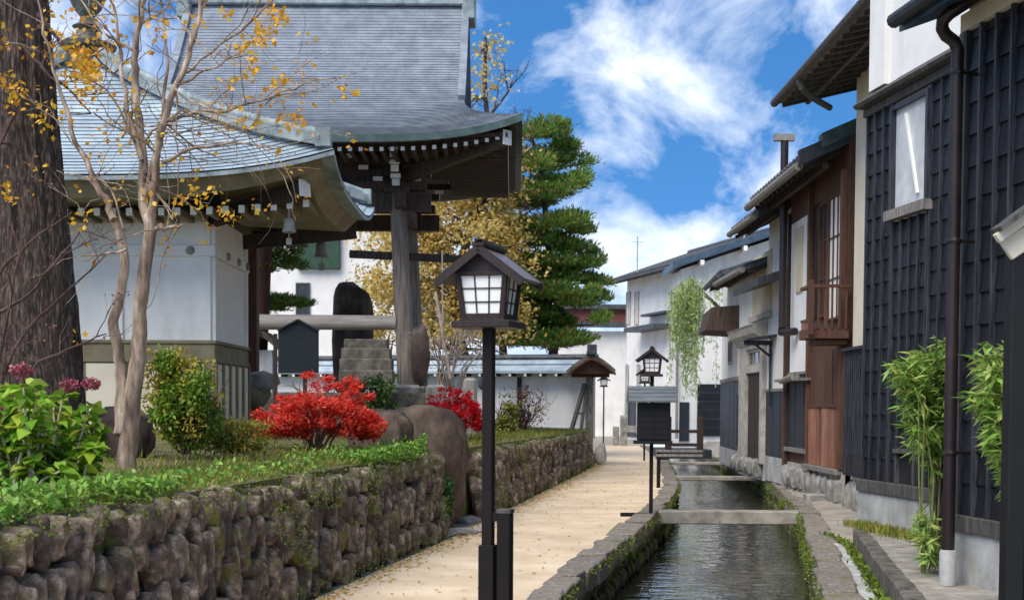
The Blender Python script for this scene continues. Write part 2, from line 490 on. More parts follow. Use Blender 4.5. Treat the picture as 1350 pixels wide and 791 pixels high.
def water_mat():
    m = bpy.data.materials.new('canal_water'); m.use_nodes = True
    t = m.node_tree; L = t.links.new; b = t.nodes['Principled BSDF']
    b.inputs['Base Color'].default_value = S(46, 48, 38)
    b.inputs['Roughness'].default_value = .04
    b.inputs['IOR'].default_value = 1.5
    b.inputs['Specular IOR Level'].default_value = .8
    b.inputs['Coat Weight'].default_value = 1.0; b.inputs['Coat Roughness'].default_value = .04
    tc = N(t, 'ShaderNodeTexCoord')
    mp = N(t, 'ShaderNodeMapping'); mp.inputs['Scale'].default_value = (.8, 1.3, 1)
    L(tc.outputs['Object'], mp.inputs['Vector'])
    n = N(t, 'ShaderNodeTexNoise', i_Scale=4.6, i_Detail=3.0, i_Roughness=.5, i_Distortion=.6)
    L(mp.outputs['Vector'], n.inputs['Vector'])
    bp = N(t, 'ShaderNodeBump', i_Strength=.48, i_Distance=.045)
    L(n.outputs['Fac'], bp.inputs['Height']); L(bp.outputs['Normal'], b.inputs['Normal']); L(bp.outputs['Normal'], b.inputs['Coat Normal'])
    return m
M['water'] = water_mat()

L_ = {}
L_['ginkgo'] = leafmat('golden_leaves', [S(190, 158, 78), S(222, 192, 104), S(236, 210, 134), S(166, 160, 82), S(150, 126, 70), S(226, 200, 112), S(190, 154, 80), S(240, 220, 150)], trans=.5)
L_['gold'] = leafmat('orange_yellow_leaves', [S(206, 140, 24), S(232, 176, 40), S(240, 196, 64), S(196, 120, 24)], trans=.4)
L_['pine'] = leafmat('pine_needles', [S(38, 78, 30), S(66, 118, 42), S(100, 150, 56), S(136, 180, 74), S(60, 106, 42), S(156, 152, 76), S(166, 136, 82), S(92, 144, 60)], trans=.3)
L_['red'] = leafmat('scarlet_leaves', [S(220, 36, 28), S(240, 66, 44), S(250, 136, 104), S(170, 24, 22), S(236, 60, 50), S(246, 100, 80)], trans=.35)
L_['red2'] = leafmat('crimson_leaves', [S(190, 14, 26), S(222, 28, 40), S(160, 10, 20)], trans=.35)
L_['shrub'] = leafmat('small_green_leaves', [S(70, 104, 32), S(112, 146, 48), S(146, 166, 60), S(90, 126, 40)], trans=.25)
L_['shrub_y'] = leafmat('yellowing_leaves', [S(156, 150, 50), S(190, 176, 66), S(140, 128, 50), S(176, 146, 60)], trans=.25)
L_['hyd'] = leafmat('broad_green_leaves', [S(86, 138, 34), S(128, 172, 48), S(160, 196, 72), S(104, 156, 40), S(176, 188, 60), S(96, 120, 40), S(186, 200, 96)], rough=.6, trans=.35, spec=.2)
L_['cover'] = leafmat('ground_cover_leaves', [S(70, 112, 38), S(110, 160, 56), S(146, 186, 76), S(120, 136, 54), S(90, 136, 42)], rough=.4, trans=.25)
L_['grass'] = leafmat('dry_grass', [S(112, 120, 44), S(150, 148, 66), S(96, 116, 40), S(170, 156, 84)], trans=.25)
L_['moss'] = leafmat('moss_tufts', [S(84, 104, 26), S(120, 136, 40), S(64, 84, 24)], trans=.2)
L_['bamboo'] = leafmat('bright_bamboo_leaves', [S(104, 150, 52), S(146, 188, 82), S(178, 210, 112), S(88, 126, 44), S(196, 212, 124), S(180, 176, 88)], rough=.55, trans=.4)
L_['willow'] = leafmat('pale_willow_leaves', [S(140, 164, 80), S(176, 194, 118), S(200, 212, 150), S(124, 148, 64)], trans=.35)
L_['dark'] = leafmat('dark_green_leaves', [S(30, 62, 26), S(60, 104, 42), S(84, 128, 52)], trans=.2)
L_['pink'] = leafmat('faded_pink_petals', [S(150, 60, 84), S(186, 100, 116), S(120, 62, 60), S(160, 96, 84)], trans=.25)
L_['fallen'] = leafmat('fallen_leaves', [S(206, 170, 60), S(170, 120, 50), S(224, 196, 100), S(130, 92, 50)], trans=.1)
L_['bud'] = leafmat('dark_pink_buds', [S(120, 70, 70), S(150, 96, 92), S(100, 60, 60)], trans=.1)
# ------------------------------------------------------------------ setting
def lerp_tab(tab):
    xs = [p[0] for p in tab]; ys = [p[1] for p in tab]
    return lambda v: float(np.interp(v, xs, ys))
def smooth_tab(tab):
    f = lerp_tab(tab)
    return lambda v: (f(v - 1.2) + f(v - .6) + f(v) + f(v + .6) + f(v + 1.2)) / 5
CL = smooth_tab([(-20, 0), (5, 0), (9, .13), (11.7, .38), (16, 1.2), (22.7, 2.47), (28, 3.3), (34.5, 3.95), (46, 4.95), (60, 5.6), (80, 6.2)])
CR = smooth_tab([(-20, 1.9), (5, 1.9), (9, 2.15), (11.7, 2.6), (15.7, 3.33), (21.4, 4.37), (28, 5.22), (33, 5.8), (44.8, 6.35), (60, 6.9), (80, 7.4)])
PL = smooth_tab([(-20, -3.4), (4, -2.85), (17, -.75), (19.5, -.4), (38.5, 2.3), (44, 2.75), (60, 3.7), (80, 4.6)])
FOOT = lambda y: CR(y) + .75
FZ = lerp_tab([(17.5, 0), (22, .04), (28, .26), (60, .32)])

def struct(mb, name, m, **k):
    o = mb.build(name, m, None, **k); o['kind'] = 'structure'; return o

ys = [-20, 0, 4] + [5 + i * 1.0 for i in range(54)] + [58, 60]
g = MB()
g.grid([[(-500, y, -.012), (PL(y) - .3, y, -.012), (CL(y) - .05, y, -.012)] for y in ys])
g.grid([[(CR(y) + .05, y, -.012), (FOOT(y), y, FZ(y) - .012), (60, y, FZ(y) - .012), (500, y, -.012)] for y in ys])
g.grid([[(-500, 60, -.012), (CL(60), 60, -.012), (CR(60), 60, -.012), (FOOT(60), 60, FZ(60) - .012), (60, 60, FZ(60) - .012), (500, 60, -.012)]] +
       [[(-500, y, -.012), (CL(60), y, -.012), (CR(60), y, -.012), (FOOT(60), y, .1), (60, y, .1), (500, y, -.012)] for y in (70, 100, 700)])
struct(g, 'ground', M['ground'])
g = MB()
ps = [4 + i * .8 for i in range(69)]
g.grid([[(PL(y) + (CL(y) - .26 - PL(y)) * k / 6, y, .004) for k in range(7)] for y in ps])
struct(g, 'path', M['path'])
g = MB()
wy = [2 + i * .9 for i in range(65)]
WZ = lambda y: -.55 + .012 * max(0, y - 22) + .02 * max(0, min(1, (y - 36) / 6))
g.grid([[(CL(y) - .25 + (CR(y) - CL(y) + .5) * k / 8, y, WZ(y)) for k in range(9)] for y in wy])
struct(g, 'canal_water', M['water'])
g = MB()
g.grid([[(CL(y) - .2, y, -1.0), (CR(y) + .2, y, -1.0)] for y in wy])
struct(g, 'canal_bed', M['backing'])

# stone ledge on the right bank, in front of the black house
LEDGE = [(-2, 1.95 - .9), (5, 1.97), (10.1, 2.87), (13, 3.37), (16.3, 3.95)]
LX = lerp_tab(LEDGE)
g = MB()
ly = [-2 + i * .75 for i in range(25)]
g.grid([[(LX(y), y, .205), (LX(y) + 1.2, y, .21), (9, y, .215)] for y in ly])
g.quad((LX(16), 16, .205), (9, 16, .215), (9, 16, -.1), (LX(16), 16, -.1))
struct(g, 'pavement', M['concrete_moss'])

# blocks along a line
def jblock(mb, p, q, w, z0, z1, j=.02):
    """block from p to q (2D centre line) of width w"""
    p, q = Vector((p[0], p[1], 0)), Vector((q[0], q[1], 0))
    d = (q - p).normalized(); n = Vector((-d.y, d.x, 0))
    r = lambda: Vector((rnd.uniform(-j, j), rnd.uniform(-j, j), rnd.uniform(-j, j)))
    mb.hexa([p - n * w / 2 + Vector((0, 0, z0)), q - n * w / 2 + Vector((0, 0, z0)), q + n * w / 2 + Vector((0, 0, z0)), p + n * w / 2 + Vector((0, 0, z0)),
             p - n * w / 2 + Vector((0, 0, z1)) + r(), q - n * w / 2 + Vector((0, 0, z1)) + r(), q + n * w / 2 + Vector((0, 0, z1)) + r(), p + n * w / 2 + Vector((0, 0, z1)) + r()])

def cut_stone(mb, c, r, ncut=9, sub=2, rot=None, seed=None, lo=.62, hi=.95, sq=1.0):
    """a faceted boulder: a sphere whose far sides are cut flat, then roughened"""
    import bmesh
    bm = bmesh.new()
    bmesh.ops.create_icosphere(bm, subdivisions=sub, radius=1)
    rr = random.Random(seed if seed is not None else rnd.random())
    cuts = []
    for _ in range(ncut):
        v = Vector((rr.gauss(0, 1), rr.gauss(0, 1), rr.gauss(0, 1))).normalized()
        cuts.append((v, rr.uniform(lo, hi)))
    off = Vector((rr.uniform(0, 50), rr.uniform(0, 50), rr.uniform(0, 50)))
    vs = []
    for v in bm.verts:
        p = v.co.copy()
        if sq < 1: p = Vector([math.copysign(abs(c_) ** sq, c_) for c_ in p]) * (.72 + .28 * sq)
        for nv, h in cuts:
            t = p.dot(nv)
            if t > h: p -= nv * (t - h)
        p *= 1 + .09 * mnoise.noise(p * 2.3 + off) + .06 * mnoise.noise(p * 6 + off) + (.035 * mnoise.noise(p * 14 + off) if sub > 2 else 0)
        p = Vector((p.x * r[0], p.y * r[1], p.z * r[2]))
        if rot is not None: p = rot @ p
        vs.append(p + Vector(c))
    fs = [tuple(v.index for v in f.verts) for f in bm.faces]
    bm.free()
    mb.add(vs, fs)

# canal walls: thing > kerb, wall_face
def canal_wall(side, label):
    X = CL if side < 0 else CR
    t = thing('canal_wall', label, 'canal wall', (X(12), 12, 0))
    k, f = MB(), MB()
    y = 3.0
    while y < 58:
        L = rnd.uniform(.35, .8) * (1 if y < 30 else 1.6)
        w = .30 if side < 0 else .30
        y2 = min(y + L - .004, 58)
        jblock(k, (X(y) + side * w / 2, y), (X(y2) + side * w / 2, y2), w + rnd.uniform(-.05, .05), -.2, .03 + rnd.uniform(-.008, .014), .02)
        y += L
    y = 3.0
    while y < 58:
        sz = rnd.uniform(.22, .42) * (1 if y < 28 else 1.5)
        for z in (-.22, -.46, -.72):
            cut_stone(f, (X(y) + side * .10 + rnd.uniform(-.02, .02), y + rnd.uniform(-.05, .05), z), (.13, sz * .56, .15), 8, 1)
        y += sz
    f.grid([[(X(yy) + side * .1, yy, -1.05), (X(yy) + side * .1, yy, -.05)] for yy in [3 + i for i in range(56)]])
    k.build('kerb', M['kerbstone'], t, bev=.012)
    f.build('wall_face', M['canalwall'], t, smooth=40)
canal_wall(-1, 'mossy stone wall and pale kerb edging the canal on the path side')
canal_wall(1, 'mossy stone wall edging the canal on the side of the dark wooden houses')
# moss tufts on the canal walls
pts = []
for side, X, n in ((-1, CL, 5000), (1, CR, 12000)):
    yy = rng.uniform(10, 46, n)
    xx = np.array([X(v) for v in yy]) - side * (.03 + rng.uniform(-.03, .03, n))
    zz = .03 - np.abs(rng.normal(0, .10 if side < 0 else .2, n))
    keep = np.array([mnoise.noise(Vector((a * 1.1, b * .9, side * 7))) > -.12 for a, b in zip(yy, zz * 4)])
    pts.append(np.stack([xx, yy, zz], 1)[keep])
pts = np.concatenate(pts)
o = fast_mesh('moss', leaf_quads(pts, .022, .8, up=.2, droop=.4), 4, L_['moss']); o['kind'] = 'stuff'

# edge stones of the ledge
t = thing('ledge_wall', 'row of rough kerb stones holding up the grey ledge before the black house', 'stone kerb', (LX(12), 12, 0))
k = MB()
y = 4.0
while y < 16.2:
    L = rnd.uniform(.35, .8)
    y2 = min(y + L - .005, 16.3)
    jblock(k, (LX(y) + .06, y), (LX(y2) + .06, y2), .16, -.05, .212, .007)
    y += L
k.build('kerb', M['stepstone'], t, bev=.02)
# pale drain channel at the foot of the ledge
k = MB()
for y in [4 + i * .62 for i in range(22)]:
    jblock(k, (LX(y) - .17, y), (LX(y + .6) - .17, y + .6), .12, -.05, .012, .006)
struct(k, 'drain_channel', M['concrete'], bev=.006)
n = 2600
yy = rng.uniform(8, 17.5, n)
xx = np.array([LX(v) for v in yy]) - .05 - np.abs(rng.normal(0, .035, n))
o = fast_mesh('moss', leaf_quads(np.stack([xx, yy, rng.uniform(0, .07, n)], 1), .045, .6), 4, L_['moss']); o['kind'] = 'stuff'
# grass strip at the foot of the black house
n = 1500
yy = rng.uniform(13.5, 16.6, n)
xx = 4.14 + .13 * (16.7 - yy) - np.abs(rng.normal(.02, .13, n)) - .03
o = fast_mesh('grass', leaf_quads(np.stack([xx, yy, np.full(n, .21)], 1), .1, .16, axis=np.array([0, 0, 1.2])), 4, L_['grass']); o['kind'] = 'stuff'

# raised garden behind the stone walls
GZ = lerp_tab([(0, .98), (12, 1.0), (17, 1.03), (24, 1.0), (40, .92), (60, .9)])
WALL1 = lerp_tab([(2, -3.17), (17.3, -.70)])          # foot of near wall
WALL2 = lerp_tab([(19.5, -.35), (38.5, 2.3)])         # foot of far wall
def garden_edge(y):
    if y < 17: return WALL1(y) - .30
    if y < 19.5: return float(np.interp(y, [17, 17.6, 19, 19.5], [WALL1(17) - .3, -1.45, -1.3, WALL2(19.5) - .3]))
    return WALL2(min(y, 38.5)) - .3
gy = [2 + i * .7 for i in range(53)] + [39]
g = MB()
rows = []
for y in gy:
    e = garden_edge(y); row = []
    for k in range(15):
        x = e - (k / 14) ** 2 * (e + 45)
        far = min(1, (e - x) / 5)
        z = GZ(y) + .08 * mnoise.noise(Vector((x * .7, y * .7, 0))) * min(1, k) + .30 * far * min(1, max(0, (y - 12) / 8))
        row.append((x, y, z))
    rows.append(row)
g.grid(rows)
g.grid([[(e[0][0], e[0][1], e[0][2]), (e[0][0], e[0][1], -.05)] for e in [(r,) for r in [rw[0] for rw in rows]]])
g.quad(rows[-1][0], rows[-1][-1], (rows[-1][-1][0], 39, -.05), (rows[-1][0][0], 39, -.05))
struct(g, 'garden_ground', M['soil'], smooth=60)

# ------------------------------------------------------------------ stone retaining walls
def stone_wall(foot, y0, y1, h0, h1, size, label, batter=.2, seed=1, turn=0.0):
    rr = random.Random(seed)
    t = thing('stone_wall', label, 'stone wall', (foot(y0), y0, 0))
    mb, bk = MB(), MB()
    rows = max(3, round((h0 + h1) / 2 / (size * 1.75)))
    for i in range(rows):
        y = y0 + rr.uniform(0, size)
        while y < y1:
            wv = size * rr.uniform(.6, 1.45)
            if y + wv * .5 > y1: break
            h = h0 + (h1 - h0) * (y - y0) / (y1 - y0)
            rh = h / rows
            z = (i + .5) * rh + rr.uniform(-.30, .30) * rh * (0 if i == rows - 1 else 1)
            hh = rh * rr.uniform(.50, .86)
            if i == rows - 1: hh = rh * rr.uniform(.50, .62); z = h - hh + rr.uniform(-.05, .04)
            x = foot(y) - batter * z / h - .10 + rr.uniform(-.035, .035)
            tilt = rr.gauss(-.12, .28)
            rot = Matrix.Rotation(tilt, 3, 'X') @ Matrix.Rotation(rr.uniform(-.25, .25), 3, 'Z')
            cut_stone(mb, (x, y + wv * .5, z), (.14, wv * .585, hh), 8, 3 if y < 14 and seed == 3 else 2, rot, rr.random(), .68, .98, .36)
            y += wv
    bk.grid([[(foot(y) - .12, y, -.05), (foot(y) - batter - .14, y, (h0 + h1) / 2 - .12)] for y in [y0 + (y1 - y0) * i / 20 for i in range(21)]])
    if turn:      # the end of the wall turns back into the garden
        x = foot(y1)
        bk.quad((x - .1, y1, -.05), (x - turn, y1, -.05), (x - turn, y1, h1 - .12), (x - .3, y1, h1 - .12))
        for i in range(rows):
            xx = x - .1
            while xx > x - turn:
                wv = size * rr.uniform(.7, 1.15)
                cut_stone(mb, (xx - wv * .5, y1 - .02, (i + .5) * h1 / rows), (wv * .6, .16, h1 / rows * .66), 10, 2, None, rr.random(), .6, .92)
                xx -= wv
    mb.build('stones', M['wallstone'], t, smooth=38)
    bk.build('core', M['backing'], t)
    return t
stone_wall(WALL1, 4.5, 17.2, 1.0, 1.0, .145, 'near retaining wall of upright dark mossy stones below the hydrangea and red maple', seed=3, turn=.9)
stone_wall(WALL2, 19.6, 38.6, 1.0, .92, .22, 'farther retaining wall of dark stones running from the big boulders to the small roofed post', seed=5)
# a pale slab end where the far wall stops
k = MB()
cut_stone(k, (2.42, 38.9, .28), (.22, .25, .36), 10, 2)
tag(k.build('stone_block', M['stone'], None, smooth=40), 'pale stone block at the far end of the second retaining wall', 'stone')

# tufts of moss and small ferns growing out of the walls (too many to count)
def wall_tufts(foot, y0, y1, n, seed, h=1.0, b=.2):
    yy = rng.uniform(y0, y1, n); zz = rng.uniform(0, 1.05, n) ** 1.0 * h
    keep = np.array([mnoise.noise(Vector((a * 1.0 + seed, c * 1.6, seed))) > .36 for a, c in zip(yy, zz)]) | ((zz < .16) & (rng.random(n) < .55)) | ((zz > .90) & (rng.random(n) < .9))
    yy, zz = yy[keep], zz[keep]
    xx = np.array([foot(v) for v in yy]) - b * zz + .04 + rng.uniform(-.03, .05, len(yy))
    return np.stack([xx, yy, zz], 1)
P = np.concatenate([wall_tufts(WALL1, 5, 17.2, 15000, 1.3), wall_tufts(WALL2, 19.6, 38.5, 12000, 4.2)])
o = fast_mesh('moss', leaf_quads(P, .020, .8, up=.1, droop=.5), 4, L_['moss']); o['kind'] = 'stuff'

# grass and ground cover on top of the walls
def gz_at(x, y):
    e = garden_edge(y)
    far = min(1, max(0, (e - x) / 5))
    return GZ(y) + .30 * far * min(1, max(0, (y - 12) / 8))
n = 16000
yy = np.concatenate([rng.uniform(6, 17, n // 2), rng.uniform(19, 38, n // 2)])
xx = np.array([garden_edge(v) for v in yy]) - .02 - np.abs(rng.normal(0, 1.2, n))
P = np.array([(x, y, gz_at(x, y)) for x, y in zip(xx, yy)])
o = fast_mesh('grass', leaf_quads(P, .075, .14, axis=np.array([.25, -.1, 1.0])), 4, L_['grass']); o['kind'] = 'stuff'
n = 7000
yy = rng.uniform(6.5, 13.2, n)
off = np.abs(rng.normal(0, .38, n))
xx = np.array([garden_edge(v) for v in yy]) + .02 - off
hgt = np.array([.5 + .5 * mnoise.noise(Vector((a * 1.5, b * 1.5, 3))) for a, b in zip(xx, yy)])
P = np.array([(x, y, gz_at(x, y) + rng.uniform(0, 1) * .17 * (h + .25)) for x, y, h in zip(xx, yy, hgt)])
keep = (yy < 9.6) | (rng.random(n) < .16)
o = fast_mesh('ground_cover', leaf_quads(P[keep], .052, .62, up=.8), 4, L_['cover']); o['kind'] = 'stuff'
n = 3600
c = rng.uniform(0, 1, n)
yy = 14.2 + c * 2.6
xx = np.array([garden_edge(v) for v in yy]) + .1 - np.abs(rng.normal(0, .3, n))
hgt = np.array([max(0, .35 + mnoise.noise(Vector((a * 1.7, b * 1.7, 9)))) for a, b in zip(xx, yy)])
P = np.array([(x, y, gz_at(x, y) + rng.uniform(0, 1) * .30 * h) for x, y, h in zip(xx, yy, hgt)])
o = fast_mesh('ground_cover', leaf_quads(P, .055, .55, up=.8), 4, L_['cover']); o['kind'] = 'stuff'
# fallen leaves on the path
n = 2400
yy = rng.uniform(11, 40, n)
u = np.where(rng.random(n) < .8, np.abs(rng.normal(0, .09, n)), rng.uniform(0, 1, n))
xx = np.array([PL(y) + .03 + uu * (CL(y) - .5 - PL(y)) for y, uu in zip(yy, u)])
P = leaf_quads(np.stack([xx, yy, np.full(n, .012)], 1), .045, .8, up=6)
P[:, :, 2] = .009 + np.abs(P[:, :, 2] - .012) * .4
o = fast_mesh('fallen_leaves', P, 4, L_['fallen']); o['kind'] = 'stuff'

# concrete beams across the canal
for (y, zt, h, lab) in ((21.6, .03, .20, 'nearest concrete beam lying across the canal beside the lamp with the notice box'),
                        (32.6, .02, .10, 'thin second concrete beam across the canal, beyond the nearest beam'),
                        (41.5, .0, .09, 'thin farthest concrete beam across the canal, just before the wooden footbridge')):
    k = MB()
    k.box(CL(y) - .12, CR(y) + .12, y - .17, y + .17, zt - h, zt)
    tag(k.build('concrete_beam', M['concrete_moss'], None, bev=.015), lab, 'beam', 'concrete beams across the canal')
# stepping slab on the right bank by the first beam
p = gnd(1066, 664)
k = MB(); k.box(p.x - .02, p.x + .42, p.y, p.y + .4, -.02, .16)
tag(k.build('stone_block', M['greystone'], None, bev=.02), 'square grey stone block on the right bank beside the nearest beam', 'stone')
# flat stepping stones by the boulders
for px, py, r, lab in ((600, 704, (.30, .28, .06), 'flat grey stepping stone at the foot of the big boulder'), (617, 688, (.2, .22, .10), 'small dark stone behind the flat stepping stone'), (640, 700, (.16, .3, .05), 'pale flat stone on the path edge under the tall lamp')):
    p = gnd(px, py); k = MB()
    cut_stone(k, (p.x, p.y, .02), r, 10, 2)
    tag(k.build('stepping_stone', M['greystone'], None, smooth=40), lab, 'stepping stone')
# ------------------------------------------------------------------ houses on the right bank
def body(wl, a0, a1, z0, z1, depth, m, parent, name='wall'):
    mb = MB(); wl.box(mb, a0, a1, z0, z1, -depth, 0); return mb.build(name, m, parent)
def boxpart(name, m, parent, wl, *bx, bev=0, label=None):
    mb = MB()
    for b in bx: wl.box(mb, *b)
    return mb.build(name, m, parent, bev=bev, label=label)
def window(wl, a0, a1, z0, z1, parent, fm, pm, nx=2, nz=2, d=0.0, fw=.06, name='window'):
    f = MB()
    wl.box(f, a0, a1, z0, z0 + fw, d, d + .05); wl.box(f, a0, a1, z1 - fw, z1, d, d + .05)
    wl.box(f, a0, a0 + fw, z0 + fw, z1 - fw, d, d + .05); wl.box(f, a1 - fw, a1, z0 + fw, z1 - fw, d, d + .05)
    for i in range(1, nx):
        a = a0 + (a1 - a0) * i / nx; wl.box(f, a - .014, a + .014, z0 + fw, z1 - fw, d + .008, d + .03)
    for i in range(1, nz):
        z = z0 + (z1 - z0) * i / nz; wl.box(f, a0 + fw, a1 - fw, z - .012, z + .012, d + .01, d + .027)
    o = f.build(name, fm, parent)
    p = MB(); wl.box(p, a0 + fw, a1 - fw, z0 + fw, z1 - fw, d, d + .006); p.build('pane', pm, o)
    return o
def eave_roof(wl, a0, a1, ze, over, slope, depth, parent, m, th=.12, rafters=.45, raf_m=None, gutter=None, rw=.07, drop=0):
    """pitched roof: eave at d=over, ridge half way back; > rafter, gutter"""
    mid = -(depth) / 2
    zr = ze + (over - mid) * slope
    back = -depth - over * .6
    zb = zr - (mid - back) * slope
    mb = MB()
    wl.sec(mb, [(over, ze), (mid, zr), (back, zb), (back, zb + th), (mid, zr + th * 1.1), (over, ze + th)], a0, a1)
    # tile rolls running down the slope
    tl = MB(); k = int((a1 - a0) / .28)
    for i in range(k + 1):
        a = a0 + .04 + (a1 - a0 - .08) * i / max(1, k)
        for q, e in (((over + .03, ze + th), (mid, zr + th * 1.1)),):
            tl.tube([wl.pt(a, q[1] + .01, q[0]), wl.pt(a, e[1] + .01, e[0])], .045, 6)
    rg = MB(); rg.tube([wl.pt(a0 - .05, zr + th + .06, mid), wl.pt(a1 + .05, zr + th + .06, mid)], .12, 8)
    ro = mb.build('roof', m, parent)
    tl.build('tile_rolls', m, ro); rg.build('ridge', m, ro)
    if rafters:
        r = MB(); k = int((a1 - a0) / rafters)
        for i in range(k + 1):
            a = a0 + .06 + (a1 - a0 - .12) * i / max(1, k)
            r.bar(wl.pt(a, ze - rw * .6, over - .05), wl.pt(a, ze - rw * .6 + (over + .3) * slope, -.25), rw, rw)
        r.bar(wl.pt(a0, ze - rw * 1.3 + over * .45 * slope, over * .55), wl.pt(a1, ze - rw * 1.3 + over * .45 * slope, over * .55), rw, rw)
        r.build('rafters', raf_m or M['dark_wood'], ro)
    if gutter:
        gt = MB(); gt.tube([wl.pt(a0 - .05, ze + .02, over + .07), wl.pt(a1 + .05, ze - .01, over + .07)], .065, 8)
        for i in range(int((a1 - a0) / .7) + 1):
            a = a0 + .1 + i * .7
            gt.tube([wl.pt(a, ze - .06, over + .07), wl.pt(a, ze + .07, over - .03)], .014, 5)
        gt.build('gutter', gutter, ro)
    return ro

# ---- A: black boarded house, its farther wall
PI_ = math.pi
A = Wall((4.14, 16.7), (4.88, 11.0))
tA = thing('black_house', 'black boarded house with a white upper storey and a square window in a grey frame', 'house', (4.14, 16.7, 0))
sA = lambda px, py, d=0: A.hit(px, py, d)
zc0 = sA(1138, 160)[1]; zc1 = sA(1138, 147)[1]          # cornice
zk0, zk1 = sA(1150, 648)[1], sA(1150, 632)[1]           # sill board under the boards
e0 = sA(1155, 60)[0]
body(A, 0, 5.7, 0, zc0 + .1, 6, M['plaster'], tA); body(A, e0, 5.7, zc0 + .1, 7.6, 6, M['plaster'], tA)
boxpart('base', M['concrete'], tA, A, (-.01, 5.7, .05, zk0, -.2, .06))
w0, w1 = sA(1181, 200), sA(1229, 200)
wz0, wz1 = sA(1200, 272)[1], sA(1185, 140)[1]
cl, bt = MB(), MB()
dd = .0
A.clad(cl, bt, .02, w0[0] - .03, zk1, zc0, .25, .26, d=dd)
A.clad(cl, bt, w1[0] + .03, 5.65, zk1, zc0, .25, .26, d=dd)
hx0, hx1 = sA(1187, 600)[0], sA(1210, 600)[0]
hz0, hz1 = zk1, sA(1187, 596)[1]
A.clad(cl, bt, w0[0] + .02, w1[0] - .02, hz1 + .02, wz0 - .12, .25, .26, d=dd)
A.clad(cl, bt, w0[0] + .02, hx0 - .03, zk1, hz1 + .02, .25, .26, d=dd)
A.clad(cl, bt, hx1 + .03, max(w1[0] - .02, hx1 + .1), zk1, hz1 + .02, .25, .26, d=dd)
cl.build('cladding', M['black_board'], tA); bt.build('batten', M['black_batten_lit'], tA)
cb = MB()
A.sec(cb, [(0, zc0), (.06, zc0), (.06, zc0 + .09), (0, zc0 + .09)], -.05, 5.7)
A.sec(cb, [(0, zc0 + .095), (.16, zc0 + .095), (.19, zc0 + .135), (.03, zc0 + .25), (0, zc0 + .25)], -.06, 5.7)
cb.build('cornice', M['grey_wood_d'], tA, bev=.006)
boxpart('sill_board', M['grey_wood_d'], tA, A, (-.02, 5.7, zk0, zk1 - .003, 0, .09), bev=.006)
# the square window: frame, recessed white panel with a leaning slat
fr = MB()
A.box(fr, w0[0] - .02, w0[0] + .035, wz0, wz1, 0, .07); A.box(fr, w1[0] - .035, w1[0] + .02, wz0, wz1, 0, .07)
A.box(fr, w0[0] + .035, w1[0] - .035, wz1 - .05, wz1 + .0, 0, .065)
wf = fr.build('window', M['black_batten_lit'], tA)
pn = MB(); A.box(pn, w0[0] + .035, w1[0] - .035, wz0, wz1 - .05, .002, .012); pn.build('pane', M['window_panel'], wf)
sl = MB(); q0 = sA(1198, 150); q1 = sA(1213, 255)
sl.bar(A.pt(q0[0], q0[1], .03), A.pt(q1[0], q1[1], .03), .03, .03); sl.build('slat', M['white_paint'], wf)
si = MB(); A.box(si, w0[0] - .06, w1[0] + .05, wz0 - .11, wz0 - .002, 0, .11); si.build('sill', M['grey_wood'], wf)
# little hatch low in the boards
ht = MB(); A.box(ht, hx0 - .02, hx1 + .02, hz1 - .005, hz1 + .04, 0, .09)
A.box(ht, hx0 - .02, hx0 + .015, hz0, hz1 - .007, 0, .06); A.box(ht, hx1 - .015, hx1 + .02, hz0, hz1 - .007, 0, .06)
ho = ht.build('hatch', M['grey_wood_d'], tA)
ht = MB(); A.box(ht, hx0 + .015, hx1 - .015, hz0, hz1 - .01, .005, .015); ht.build('panel', M['glass_dark'], ho)
# upper white storey: corner pier and a raised panel
e0 = sA(1155, 60)[0]
boxpart('pier', M['plaster'], tA, A, (e0 - .02, e0 + .42, zc0 + .26, 7.6, 0, .07))
pq = sA(1187, 30); 
boxpart('plaster_panel', M['plaster'], tA, A, (pq[0], 5.7, zc0 + .252, pq[1] - .03, 0, .035))
boxpart('batten', M['grey_wood'], tA, A, (pq[0] - .02, 5.7, pq[1] - .027, pq[1] + .012, 0, .05))
eave_roof(A, -.3, 5.9, 7.65, .55, .42, 6, tA, M['roof_dark'])

# ---- A2: the nearer black section that stands forward
A2 = Wall((3.62, 11.45), (4.46, 5.0))
sB = lambda px, py, d=0: A2.hit(px, py, d)
t2 = thing('black_house', 'nearest black boarded wall with a pale top rail and the tall brown downpipe', 'house', (3.62, 11.45, 0))
zt = sB(1275, 45)[1]; zk0, zk1 = sB(1262, 697)[1], sB(1262, 676)[1]
body(A2, 0, A2.L, 0, zt + .35, .95, M['plaster'], t2)
boxpart('base', M['concrete'], t2, A2, (-.03, A2.L, .05, zk0, -.1, .05))
cl, bt = MB(), MB()
A2.clad(cl, bt, .04, A2.L, zk1, zt, .25, .26, d=.0, bw=.03, bd=.05)
cl.build('cladding', M['black_board'], t2); bt.build('batten', M['black_batten_lit'], t2)
boxpart('corner_post', M['grey_wood'], t2, A2, (-.05, .03, zk0, zt, -.05, .06), bev=.006)
boxpart('top_rail', M['cream'], t2, A2, (-.04, A2.L, zt + .003, zt + .14, 0, .055))
boxpart('sill_board', M['grey_wood_d'], t2, A2, (-.05, A2.L, zk0, zk1 - .003, 0, .085), bev=.006)
mb = MB()
A2.sec(mb, [(.52, zt + .02), (-.9, zt + .55), (-.9, zt + .67), (.52, zt + .15)], -.15, A2.L + .2)
ro = mb.build('roof', M['roof_blue'], t2)
gt = MB()
gt.tube([A2.pt(-.12, zt + .10, .58), A2.pt(A2.L, zt + .14, .58)], .06, 10); gt.build('gutter', M['navy_board'], ro)
